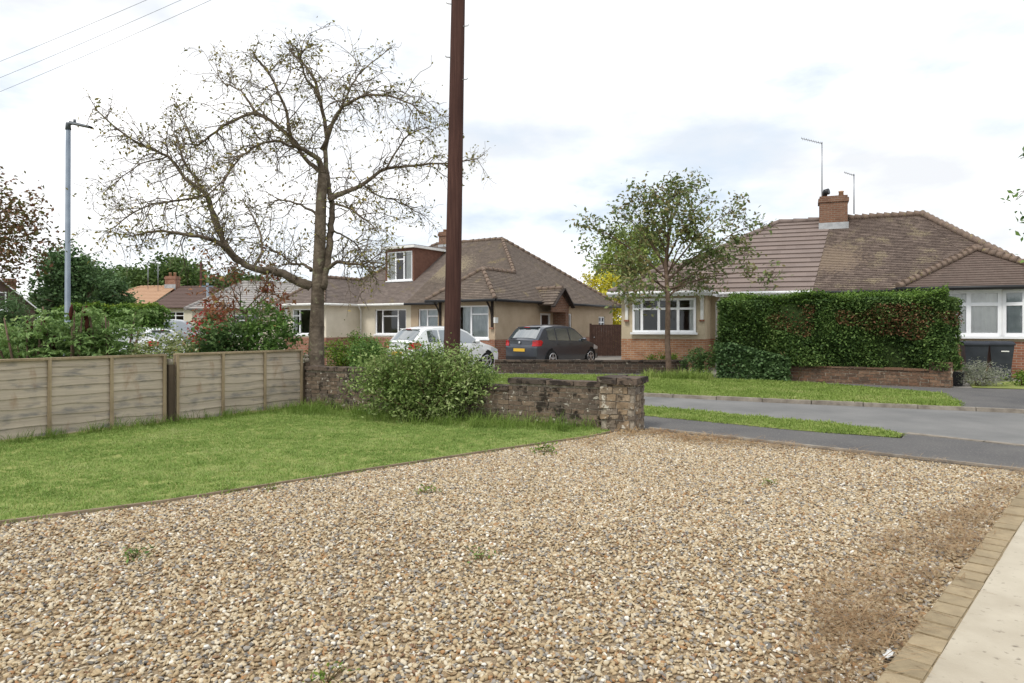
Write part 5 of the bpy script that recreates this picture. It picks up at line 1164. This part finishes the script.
# hedge on the right with ivy
def hedge(name, label, p, q, z0, h, thick, mat, n, size, seed, top=None, brown=None, group=None, bulge=0.15):
    p, q = V(p), V(q); d = q - p; L_ = d.length; t = thing(name, label, 'hedge', (p.x, p.y, 0), math.atan2(d.y, d.x), group); rg = np.random.default_rng(seed)
    def wob(x, z, k): return bulge * (np.sin(x * 1.7 + k) * np.cos(z * 2.1 + k * 2) + 0.6 * np.sin(x * 4.1 + k * 3 + z * 3.3))
    def faces(n, lo=z0, hi=h):
        a = [];  m = n // 2
        x = rg.uniform(0, L_, m); z = rg.uniform(lo, hi, m); a.append(np.stack([x, -thick / 2 - wob(x, z, 1) + rg.normal(size=m) * 0.07, z], 1))
        m = n // 6; x = rg.uniform(0, L_, m); z = rg.uniform(lo, hi, m); a.append(np.stack([x, thick / 2 + wob(x, z, 2) + rg.normal(size=m) * 0.06, z], 1))
        m = n // 8
        for s_, e in ((-1, 0), (1, L_)):
            y = rg.uniform(-thick / 2, thick / 2, m); z = rg.uniform(lo, hi, m); a.append(np.stack([e + s_ * (wob(y * 2, z, 3) + 0.03) + rg.normal(size=m) * 0.06, y, z], 1))
        m = n // 4; x = rg.uniform(0, L_, m); y = rg.uniform(-thick / 2, thick / 2, m); a.append(np.stack([x, y, hi + 0.5 * wob(x, y, 4) + rg.normal(size=m) * 0.05], 1))
        return np.concatenate(a)
    C = faces(n); keep = np.ones(len(C), bool)
    if brown is not None:
        f = 0.8 * np.exp(-((C[:, 0] - 2.0) / 0.5) ** 2 - ((C[:, 2] - 1.65) / 0.4) ** 2) + np.exp(-((C[:, 0] - 4.4) / 1.1) ** 2 - ((C[:, 2] - 1.65) / 0.38) ** 2) + 0.25 * np.sin(C[:, 0] * 5.1 + C[:, 2] * 4) * np.sin(C[:, 0] * 2.3 - C[:, 2] * 5); br = (f > brown) & (C[:, 2] > z0 + 0.35 * (h - z0)) & (C[:, 2] < h - 0.15) & (rg.uniform(size=len(C)) < 0.66) & (C[:, 0] > 1.2)
        leaves('dead_foliage', C[br], size * 0.9, M['lf_hedge_brown'], t, rg, 0.5); keep = ~br
    leaves('foliage', C[keep], size, M[mat], t, rg, 0.55, 0.35)
    if top:
        m = n // 5; x = rg.uniform(0, L_, m); y = rg.uniform(-thick / 2 - 0.05, thick / 2, m); leaves('top_growth', np.stack([x, y, h + 0.06 + 0.5 * wob(x, y, 4) + np.abs(rg.normal(size=m)) * 0.06 - rg.uniform(size=m) ** 3 * 0.3], 1), size, M[top], t, rg, 0.5)
    mb = MB(); rows = []                                   # closed dark core behind the outer leaves: inner shade put into its colour
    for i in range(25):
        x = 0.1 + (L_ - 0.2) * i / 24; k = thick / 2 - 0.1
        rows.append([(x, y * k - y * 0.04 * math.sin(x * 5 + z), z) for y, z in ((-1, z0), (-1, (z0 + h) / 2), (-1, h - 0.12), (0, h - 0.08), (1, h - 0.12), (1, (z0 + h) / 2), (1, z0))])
    mb.grid(rows); mb.face(rows[0]); mb.face(rows[-1][::-1]); mb.build('shade_core', M['hedge_core'], t)
    return t
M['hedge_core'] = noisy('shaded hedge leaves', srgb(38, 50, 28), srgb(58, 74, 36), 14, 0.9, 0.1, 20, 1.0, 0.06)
hedge('clipped_hedge', 'tall clipped ivy covered hedge with rusty dead patches, standing on the low brown wall', (6.3, 20.18), (11.0, 17.2), 0.42, 2.22, 1.2, 'lf_hedge', 60000, 0.07, 7, 'lf_hedge_top', 0.3)
# ivy skirt hanging in front of its left end
iv = thing('ivy', 'dark ivy spilling to the ground at the left end of the tall hedge', 'ivy', (6.15, 19.2, 0), 0); rg = np.random.default_rng(12)
n_ = 5200; x = rg.uniform(-0.35, 1.3, n_); z = rg.uniform(0, 1, n_) * (1.0 - 0.28 * np.clip(x, 0, 2)); y = -0.6 * x + rg.normal(size=n_) * 0.07 - 0.12 * (1 - z); leaves('foliage', np.stack([x, y, z + 0.02], 1), 0.085, M['lf_fardark'], iv, rg, 0.75, 0.4)
mb = MB(); rnd = random.Random(4)
for k in range(9):
    xx = rnd.uniform(-0.4, 1.7); mb.tube([(xx, -0.6 * xx + 0.1, 0), (xx + 0.1, -0.6 * xx + 0.06, 0.4), (xx - 0.05, -0.6 * xx + 0.1, 0.8)], 0.012, 5)
mb.build('stems', M['stem'], iv)
shrub('low_shrub', 'small rounded dark shrub behind the low wall, left of the tall hedge', 'shrub', (5.75, 20.9, 0), (0.5, 0.4, 0.42), 'lf_dark', 60, 26, 0.08, 0.08, 14, nst=5)
shrub('low_shrub', 'low bright green plant behind the dark wall, under the bay window', 'shrub', (5.0, 22.4, 0), (0.6, 0.3, 0.32), 'lf_privet', 50, 22, 0.07, 0.07, 15, nst=5)
shrub('lavender_bush', 'grey lavender bush growing in front of the black wheelie bins', 'shrub', (11.75, 17.2, 0), (0.6, 0.45, 0.27), 'lf_lav', 90, 30, 0.09, 0.08, 16, nst=10, aspect=0.18, up=-0.1)
shrub('low_shrub', 'short weedy green plant beside the lavender, near the right photo edge', 'shrub', (12.9, 17.2, 0), (0.55, 0.4, 0.16), 'lf_privet', 40, 16, 0.07, 0.07, 17, nst=4)
# clipped low hedge before the left bungalow
shrub('privet_bush', 'bright yellow green clipped privet bush in front of the cream bungalow, beside the tree trunk', 'bush', (-5.3, 22.6, 0), (0.95, 0.6, 0.62), 'lf_privet', 130, 36, 0.09, 0.07, 18, nst=8)
shrub('privet_bush', 'rounded green bush between the yellow green privet and the white car', 'bush', (-4.35, 21.0, 0), (0.7, 0.6, 0.6), 'lf_mid', 110, 36, 0.09, 0.07, 19, nst=8)
# plants behind the fence
def bfence(px, py_top, Y): q = at(px, py_top, Y); return q
def sumac(px, top, Y, wpx, seed, label):
    q = at(px, top, Y); w = wpx / F * Y / 2; t = thing('feathery_shrub', label, 'shrub', (q.x, Y, 0), 0, 'shrubs behind the fence'); rnd = random.Random(seed); rg = np.random.default_rng(seed); mb = MB(); tips = []
    lv = []; heads = []
    for k in range(13):
        a = rnd.uniform(0, 6.28); e = V((w * math.cos(a) * rnd.uniform(.2, 1), 0.6 * math.sin(a), q.z * rnd.uniform(0.72, 1.0))); b = V((e.x * 0.35, e.y * 0.35, 0)); mb.tube([b, b.lerp(e, .5) + V((0, 0, .1)), e], [0.03, 0.022, 0.01], 6)
        if k % 5 == 0: heads.append(e - V((0, 0.1, 0.06)))
        for j in range(11):                                # pinnate fronds
            s_ = b.lerp(e, rnd.uniform(0.45, 1.0)); fa = rnd.uniform(0, 6.28); ln = rnd.uniform(0.35, 0.6); fd = V((math.cos(fa), math.sin(fa), 0.35))
            for i in range(12):
                u = (i + 1) / 12; c = s_ + fd * ln * u - V((0, 0, 0.35 * u * u * ln)); sd_ = V((-fd.y, fd.x, 0)) * 0.055 * (1 - 0.5 * u)
                lv += [c + sd_, c - sd_]
    mb.build('stems', M['bark_brown'], t); leaves('foliage', arr(lv) + rg.normal(size=(len(lv), 3)) * 0.012, 0.105, M['lf_sumac'], t, rg, 0.36, 0.5)
    for hd in heads:
        mb = MB(); mb.tube([hd - V((0, 0, .1)), hd, hd + V((0.01, 0, 0.1)), hd + V((0.02, 0, 0.17))], [0.012, 0.034, 0.028, 0.008], 8); mb.build('seed_head', M['plume'], t)
sumac(70, 306, 12.2, 70, 41, 'feathery green shrub with dark red seed heads, in front of the lamp post')
sumac(112, 312, 12.6, 62, 42, 'feathery green shrub with dark red seed heads, hiding the white car behind the fence')
sumac(30, 318, 12.0, 60, 43, 'low feathery green shrub over the fence, left of the lamp post')
def bshrub(name, label, px, top, Y, wpx, mat, seed, dens=1.0, size=0.08, **k):
    q = at(px, top, Y); rz_ = q.z / 1.95; return shrub(name, label, 'shrub', (q.x, Y, 0), (wpx / F * Y / 2, 0.6, rz_), mat, int(120 * dens), 30, 0.1, size, seed, nst=9, group='shrubs behind the fence', **k)
bshrub('flowering_shrub', 'pale cream flowering shrub showing over the fence between the two panels', 168, 332, 12.4, 62, 'lf_white', 51, 1.4, 0.06)
bshrub('dense_shrub', 'dense green shrub behind the fence, left of the bare tree trunk', 262, 303, 14.2, 84, 'lf_mid', 52, 1.7, 0.085)
bshrub('dense_shrub', 'darker green shrub behind the second fence panel, right of the pale flowers', 218, 318, 13.6, 56, 'lf_dark', 53, 1.3, 0.08)
bshrub('dense_shrub', 'grey green shrub at the far left photo edge, behind the fence', 4, 318, 13.0, 60, 'lf_bush', 54, 1.2, 0.08)
bshrub('spiky_shrub', 'spiky dark green shrub in front of the white bargeboard of the gabled house', 13, 297, 17.0, 30, 'lf_fardark', 55, 1.2, 0.2, aspect=0.12)
yb = at(13, 336, 14.2); tf = thing('yellow_flower', 'single yellow flower head above the fence at the far left', 'flower', (yb.x, 14.2, 0), 0); mb = MB(); mb.ball((0, 0, yb.z), 0.085, 0.08, 0.07); mb.build('petals', plain('yellow petals', srgb(232, 196, 60), 0.7), tf); mb = MB(); mb.tube([(0.02, 0, 0), (0, 0, yb.z)], 0.01, 5); mb.build('stem', M['stem'], tf)
bshrub('red_shrub', 'red leaved shrub glowing before the grey tiled roof, behind the second fence panel', 211, 310, 19.0, 34, 'lf_red', 56, 0.8, 0.09)

# ------------------------------------------------------------------ trees
def tree(name, label, base, h, tr, crown_z, radii, mat, seed, nclump, per, spread, size, limbs=7, bark='bark_brown', lean=(0, 0), group=None, shell=0.3, cat='tree', aspect=0.55, kids=(2, 3), split=0.35):
    t = thing(name, label, cat, tuple(base), 0, group); rnd = random.Random(seed); rg = np.random.default_rng(seed); mb = MB()
    top_ = V((lean[0], lean[1], crown_z)); pts = [V((0, 0, -0.1)).lerp(top_, k / 6) + V((rnd.gauss(0, tr * .35), rnd.gauss(0, tr * .35), 0)) * (k > 0) for k in range(7)]
    mb.tube(pts, [tr * (1.25 if k == 0 else 1 - 0.09 * k) for k in range(7)], 10)
    C, cc = clumps(rg, (lean[0], lean[1], crown_z), radii, nclump, per, spread, shell)
    fork = V((0, 0, 0)).lerp(top_, split)
    for k in range(limbs):
        e = V(cc[rnd.randrange(len(cc))]); s_ = fork.lerp(top_, rnd.uniform(0, 1)); m2 = s_.lerp(e, 0.5) + V((0, 0, 0.08 * h * 0.4)) + V((rnd.gauss(0, .1), rnd.gauss(0, .1), 0))
        mb.tube([s_, m2, e], [tr * 0.42, tr * 0.25, tr * 0.08], 6)
        for j in range(3):
            e2 = V(cc[np.argmin(((cc - np.array(e) - rg.normal(size=3) * radii[0] * 0.4) ** 2).sum(1))]); mb.tube([m2, m2.lerp(e2, .5) + V((rnd.gauss(0, .08), rnd.gauss(0, .08), .05)), e2], [tr * 0.16, tr * 0.1, tr * 0.04], 5)
    mb.build('trunk', M[bark], t); leaves('crown', C, size, M[mat], t, rg, aspect); return t

# the street tree on the far verge
st = thing('street_tree', 'slim street tree with sparse olive leaves on the far verge, before the right bungalow', 'tree', (4.72, 20.6, 0), 0); rnd = random.Random(5); rg = np.random.default_rng(25); mb = MB(); tips = []
mb.tube([V((0, 0, -.05)), V((0.02, 0, .1)), V((-0.03, 0, 1.0)), V((-0.01, 0, 2.2)), V((-0.08, 0.02, 3.4)), V((0.05, 0, 4.4)), V((0.1, 0, 5.1))], [0.12, 0.092, 0.084, 0.075, 0.058, 0.035, 0.015], 10)
def apx(px, py, dy=0.0): q = at(px, py, 20.6 + dy); return V((q.x - 4.72, dy, q.z))
for e, s_, r in (((584, 213), 2.9, .035), ((598, 252), 2.6, .03), ((618, 200), 3.2, .03), ((636, 178), 3.6, .03), ((652, 164), 4.0, .03), ((690, 158), 4.2, .028), ((676, 172), 4.0, .02), ((708, 178), 3.5, .03), ((734, 196), 3.1, .032), ((763, 210), 2.9, .034), ((752, 240), 2.5, .03), ((778, 262), 2.6, .026), ((700, 262), 2.3, .025), ((622, 282), 2.5, .02), ((645, 225), 3.0, .025), ((695, 215), 3.0, .025), ((668, 200), 3.3, .02), ((725, 268), 2.4, .022), ((640, 262), 2.4, .022), ((712, 236), 2.8, .022)):
    dy = rnd.uniform(-1.6, 1.6); E_ = apx(e[0], e[1] + 12 + max(0, 200 - e[1]) * .25, dy); S_ = V((-0.03, 0, s_)); m1 = S_.lerp(E_, .35) + V((0, 0, .22)); m2 = S_.lerp(E_, .7) + V((0, 0, .2)) ; mb.tube([S_, m1, m2, E_], [r, r * .75, r * .5, .008], 6)
    for k in range(10):
        b = m1.lerp(E_, rnd.uniform(0, 1)); grow(mb, rnd, b, (E_ - S_).normalized() * .5 + V((rnd.gauss(0, .6), rnd.gauss(0, .6), rnd.gauss(0.1, .5))), rnd.uniform(.22, .5), .009, 1, tips, .3, 3, (1, 3), up=0.0, minr=.003, sides=4)
mb.build('trunk', M['bark_brown'], st); C = around(tips, rg, 1.7, 0.12); C[:, 2] -= .05; C = np.concatenate([C, around(tips[::3], rg, 2.2, .2), around([q for q in tips if rnd.random() < .11], rg, 28, .17)]); leaves('crown', C, 0.14, M['lf_street'], st, rg, .5, .2, droop=.3)

# the big bare tree behind the fence
TY = 14.3; bt0 = at(316, 360, TY); bt = thing('bare_tree', 'large spreading old tree, nearly bare, behind the fence end', 'tree', (bt0.x, TY, 0), 0)
rnd = random.Random(17); rg = np.random.default_rng(17); mb = MB(); tw = MB(); tips = []
def tp_(px, py, dy=0.0): q = at(px, py, TY + dy); return V((q.x - bt0.x, dy, q.z))
LIMBS = [  # traced limbs: (points, start radius, end radius, depth at the tip)
    ([(316, 385), (316, 362), (317, 320), (318, 285), (320, 240), (321, 205), (323, 174)], .172, .10, 0.0),
    ([(322, 290), (328, 255), (331, 231), (332, 204), (326, 168), (326, 130), (319, 95), (310, 72), (286, 46)], .11, .02, .6),
    ([(323, 174), (318, 160), (305, 150), (291, 140), (286, 112), (269, 73), (250, 50)], .085, .012, -1.2),
    ([(311, 287), (296, 280), (277, 272), (255, 268), (238, 261), (225, 248), (212, 239), (185, 235), (155, 231), (128, 238)], .125, .015, -1.4),
    ([(240, 262), (226, 245), (216, 226), (207, 196), (185, 178), (168, 156), (146, 147), (119, 130), (89, 103)], .075, .012, -.6),
    ([(226, 248), (215, 215), (200, 187), (184, 160), (178, 140), (170, 128)], .045, .012, .9),
    ([(320, 172), (305, 158), (285, 132), (256, 114), (229, 123), (205, 140), (193, 144), (181, 112), (172, 98)], .06, .01, 1.6),
    ([(300, 150), (275, 141), (255, 147), (238, 160), (222, 182), (200, 200)], .04, .01, -1.8),
    ([(328, 200), (345, 192), (361, 185), (387, 169), (414, 165), (445, 163), (485, 158)], .075, .012, .7),
    ([(322, 150), (335, 118), (348, 103), (374, 95), (405, 101), (430, 118)], .06, .01, -1.3),
    ([(326, 135), (340, 110), (352, 84), (365, 68), (396, 44)], .045, .008, 1.3),
    ([(320, 100), (304, 73), (300, 55), (318, 42)], .035, .008, -.8),
    ([(326, 268), (340, 262), (352, 264), (366, 266), (380, 268)], .055, .012, -1.0),
    ([(312, 270), (302, 264), (291, 264), (280, 254), (268, 250)], .045, .01, 1.5),
    ([(333, 204), (348, 208), (364, 218), (380, 234)], .035, .008, -1.7),
    ([(361, 185), (380, 196), (405, 205), (425, 222)], .03, .007, 1.2),
    ([(256, 114), (240, 90), (222, 82), (214, 60)], .03, .007, .8),
    ([(207, 196), (180, 200), (150, 205), (120, 222), (104, 240)], .035, .007, -2.0),
    ([(168, 156), (140, 165), (118, 180), (100, 196)], .022, .006, .6),
    ([(255, 268), (262, 245), (252, 215), (240, 195)], .04, .01, 1.9),
    ([(387, 169), (400, 145), (418, 130), (440, 128)], .028, .006, -.8),
    ([(320, 215), (300, 205), (280, 200), (262, 212)], .04, .009, 2.0),
    ([(331, 231), (345, 236), (360, 250), (372, 275)], .03, .008, 1.6)]
for pts, r0, r1, dep in LIMBS:
    n = len(pts); dense = []
    base_dy = 0.0
    pts = pts[:-1] + [(pts[-2][0] + (pts[-1][0] - pts[-2][0]) * .8, pts[-2][1] + (pts[-1][1] - pts[-2][1]) * .8)] if r0 < .15 else pts
    P3 = [tp_(x, y, dep * (i / (n - 1)) ** 1.2) for i, (x, y) in enumerate(pts)]
    for i in range(n - 1):                               # smooth the traced line
        p0, p1, p2, p3 = P3[max(i - 1, 0)], P3[i], P3[i + 1], P3[min(i + 2, n - 1)]
        for k in range(4):
            u = k / 4; q = 0.5 * ((2 * p1) + (p2 - p0) * u + (2 * p0 - 5 * p1 + 4 * p2 - p3) * u * u + (3 * p1 - p0 - 3 * p2 + p3) * u ** 3); dense.append(q + V((rnd.gauss(0, .012), rnd.gauss(0, .012), rnd.gauss(0, .012))) * (r0 < .15))
    dense.append(P3[-1]); m = len(dense); r0 = r0 if r0 > .15 else r0 * .88; rad = [r0 + (r1 - r0) * (i / (m - 1)) ** .75 for i in range(m)]
    if r0 > .15: rad[:9] = [r * (1 + .22 * (1 - i / 9)) for i, r in enumerate(rad[:9])]; 
    mb.tube(dense, rad, 12 if r0 > .1 else 8)
    if r0 > .15: continue
    for i in range(4, m):
        for k in range(3 if rad[i] < .035 else 2 if rad[i] < .07 else 1):
            if rnd.random() < .14: continue
            d = (dense[i] - dense[i - 1]).normalized(); o = V((rnd.gauss(0, 1), rnd.gauss(0, 1), rnd.gauss(.25, .8))); o = (o - d * o.dot(d)).normalized()
            grow(tw, rnd, dense[i], d * .55 + o * .8, rnd.uniform(.3, 1.05) * (1 if i < m * .75 else .55), min(.012, rad[i] * .4 + .003), 1, tips, .30, 6, (3, 5), .6, -.12, .0031, 5, .85)
mb.build('trunk', M['bark'], bt); tw.build('twigs', M['bark'], bt)
tips = [q for q in tips]; C = around(tips, rg, .3, .06)
leaves('foliage', C, 0.075, M['lf_apple'], bt, rg, .5, .1, droop=.5)
thin = np.array([rnd.gauss(0, 1) for _ in range(3)])
nest, _c = clumps(rg, tuple(tp_(296, 136, .2)), (.42, .4, .42), 30, 14, .09, .2); leaves('foliage', nest, .075, M['lf_apple'], bt, rg, .35)

# reddish berry tree and others behind the fence
def rowan(px, Y, top, wpx, seed, label, mat, dens):
    q = at(px, top, Y); t = thing('berry_tree', label, 'tree', (q.x, Y, 0), 0); rnd = random.Random(seed); rg = np.random.default_rng(seed); mb = MB(); tips = []
    mb.tube([V((0, 0, -.05)), V((.03, 0, q.z * .35)), V((0, 0, q.z * .6))], [.06, .05, .03], 8)
    for k in range(12):
        a = rnd.uniform(0, 6.28); grow(mb, rnd, V((0, 0, q.z * rnd.uniform(.32, .6))), V((math.cos(a), math.sin(a) * .7, rnd.uniform(.3, 1))), wpx / F * Y * rnd.uniform(.3, .5), .02, 2, tips, .25, 4, (1, 3), .6, .05, .004, 5, .7)
    mb.build('trunk', M['bark_brown'], t); leaves('crown', around(tips, rg, dens, .09), .125, M[mat], t, rg, .45, droop=.4)
    bm_ = MB()
    for k in range(14):
        c = tips[rnd.randrange(len(tips))]
        for j in range(7): bm_.ball(c + V((rnd.gauss(0, .035), rnd.gauss(0, .035), rnd.gauss(-.03, .03))), .018, n=6, m=4)
    bm_.build('berries', M['berry'], t)
rowan(246, 15.6, 256, 88, 61, 'small tree with rusty red leaves and red berries, left of the bare trunk', 'lf_rust', 3.0)
tree('brown_tree', 'brownish leaved tree cut by the left photo edge, left of the street lamp', at(-28, 326, 22.0) - V((0, 0, 1.5)), 6, .18, 4.5, (2.2, 2.0, 1.85), 'lf_brown', 62, 230, 26, .24, .15, 14)
et = thing('garden_tree', 'tree with hanging leafy branch tips at the right photo edge', 'tree', (9.9, 10.6, 0), 0); rnd = random.Random(63); rg = np.random.default_rng(63); mb = MB(); tips = []
mb.tube([V((0, 0, -.1)), V((.02, 0, 1.2)), V((-.02, 0, 2.6)), V((-.05, 0, 4.4))], [.17, .13, .11, .05], 10)
for k in range(15):
    a = rnd.uniform(0, 6.28) if k > 6 else 3.14 + rnd.uniform(-.5, .5); grow(mb, rnd, V((-.02, 0, rnd.uniform(2.4, 4.3))), V((math.cos(a), math.sin(a), rnd.uniform(.05, .6))), rnd.uniform(.9, 1.15), .04, 2, tips, .2, 5, (2, 4), .55, -.08, .004, 6, .7)
mb.build('trunk', M['bark_brown'], et); leaves('crown', around(tips, rg, 3.2, .07), .11, M['lf_mid'], et, rg, .5, droop=.5)
BG = 'trees far behind on the left'
tree('dark_tree', 'dark rounded tree directly behind the street lamp', (-27.4, 42, 0), 7, .25, 3.7, (1.75, 1.7, 2.7), 'lf_fardark', 64, 170, 46, .26, .24, 10, group=BG)
tree('dark_tree', 'small dark tree at the left end of the orange roof, right of the lamp post', (-26.8, 45.5, 0), 5, .2, 2.8, (1.4, 1.4, 1.75), 'lf_fardark', 73, 130, 44, .26, .24, 8, group=BG)
tree('dark_tree', 'lower dark green tree right of the one behind the street lamp', (-38.5, 62, 0), 7, .25, 4.0, (3.4, 3.0, 3.4), 'lf_fardark', 65, 300, 40, .36, .32, 8, group=BG)
tree('far_tree', 'broad green tree above the distant brown roof', (-37.5, 75, 0), 9, .35, 5.0, (5.2, 4.5, 3.9), 'lf_far', 66, 420, 46, .5, .45, 10, group=BG)
tree('far_tree', 'paler green tree between the dark trees and the orange roof', (-43.5, 78, 0), 8, .35, 4.6, (4.2, 4, 3.4), 'lf_far', 67, 330, 46, .5, .45, 10, group=BG)
tree('far_tree', 'distant green tree right of the brown roof, behind the thin poles', (-30.5, 78, 0), 8, .35, 4.2, (4.0, 4, 3.2), 'lf_far', 68, 320, 46, .5, .45, 10, group=BG)
tree('far_tree', 'distant dull tree behind the rusty berry tree', (-24, 80, 0), 8, .35, 3.6, (5.0, 4, 2.7), 'lf_brown', 69, 320, 46, .5, .45, 10, group=BG)
tree('far_tree', 'distant green tree at the far left behind the gabled house', (-52, 82, 0), 8, .35, 4.0, (6.0, 4, 3.2), 'lf_far', 70, 340, 46, .5, .45, 10, group=BG)
hedge('clipped_hedge', 'long clipped green hedge in front of the distant orange roofed bungalow', (-21.8, 33.2), (-16.6, 32.0), 0.0, 2.35, 1.2, 'lf_mid', 15000, 0.15, 8, 'lf_privet')
tree('garden_tree', 'bushy green tree between the two bungalow pairs, left of the street tree', (7.9, 44, 0), 8, .3, 5.2, (2.7, 2.4, 2.9), 'lf_lime', 71, 230, 38, .33, .24, 10)
shrub('yellow_shrub', 'bright yellow shrub between the bungalow pairs, under the green tree', 'shrub', (5.3, 41.5, 0), (2.1, 1.2, 2.45), 'lf_yellow', 240, 44, .22, .17, 72, nst=8)
# thin far poles
for px, top_, Y, lab in ((201, 262, 60, 'thin dark distant telegraph pole right of the brown roof'), (207.5, 283, 50, 'thin pale distant lamp post right of the brown roof')):
    q = at(px, top_, Y); t = thing('far_pole', lab, 'pole', (q.x, Y, 0), 0); mb = MB(); mb.tube([(0, 0, -.1), (0, 0, q.z)], [.15, .1], 8); mb.build('pole_shaft', M['pole'] if px < 205 else M['steel'], t); mb = MB(); mb.bar((-.4, 0, q.z - .25), (.4, 0, q.z - .25), .1, .1); mb.build('crossarm', M['pole'] if px < 205 else M['steel'], t)
# saplings and dry stalks near the tree, weeds
def weed(px, py, s, seed, label, mat='lf_mid', group='weeds in the gravel', n=40):
    p = gnd(px, py); t = thing('weed', label, 'weed', (p.x, p.y, 0), 0, group); rg = np.random.default_rng(seed); C = rg.normal(size=(n, 3)) * np.array((s, s, s * .35)) + np.array((0, 0, s * .55)); C[:, 2] = np.abs(C[:, 2]); leaves('foliage', C, s * .55, M[mat], t, rg, .4, .6)
    mb = MB()
    for k in range(6): mb.tube([(0, 0, -.02), tuple(C[k] * .6), tuple(C[k])], .003, 4)
    mb.build('stems', M['stem'], t)
weed(134, 557, .06, 1, 'small dark green weed alone in the left part of the gravel', n=60)
weed(482, 558, .05, 2, 'small green weed in the middle of the gravel')
weed(228, 491, .05, 3, 'little weed beside the lawn edging', 'lf_privet')
weed(272, 489, .05, 4, 'pale weed in the gravel near the lawn edging, below the second fence panel', 'lf_privet')
weed(428, 492, .06, 5, 'thin green weed patch in the gravel below the bush', 'lf_privet')
weed(545, 452, .09, 6, 'patch of yellowish weeds at the gravel edge left of the pier', 'lf_privet', n=90)
weed(770, 484, .05, 7, 'small green weed in the gravel toward the road', 'lf_privet')
weed(326, 680, .05, 8, 'green weed at the bottom edge of the gravel', 'lf_privet')
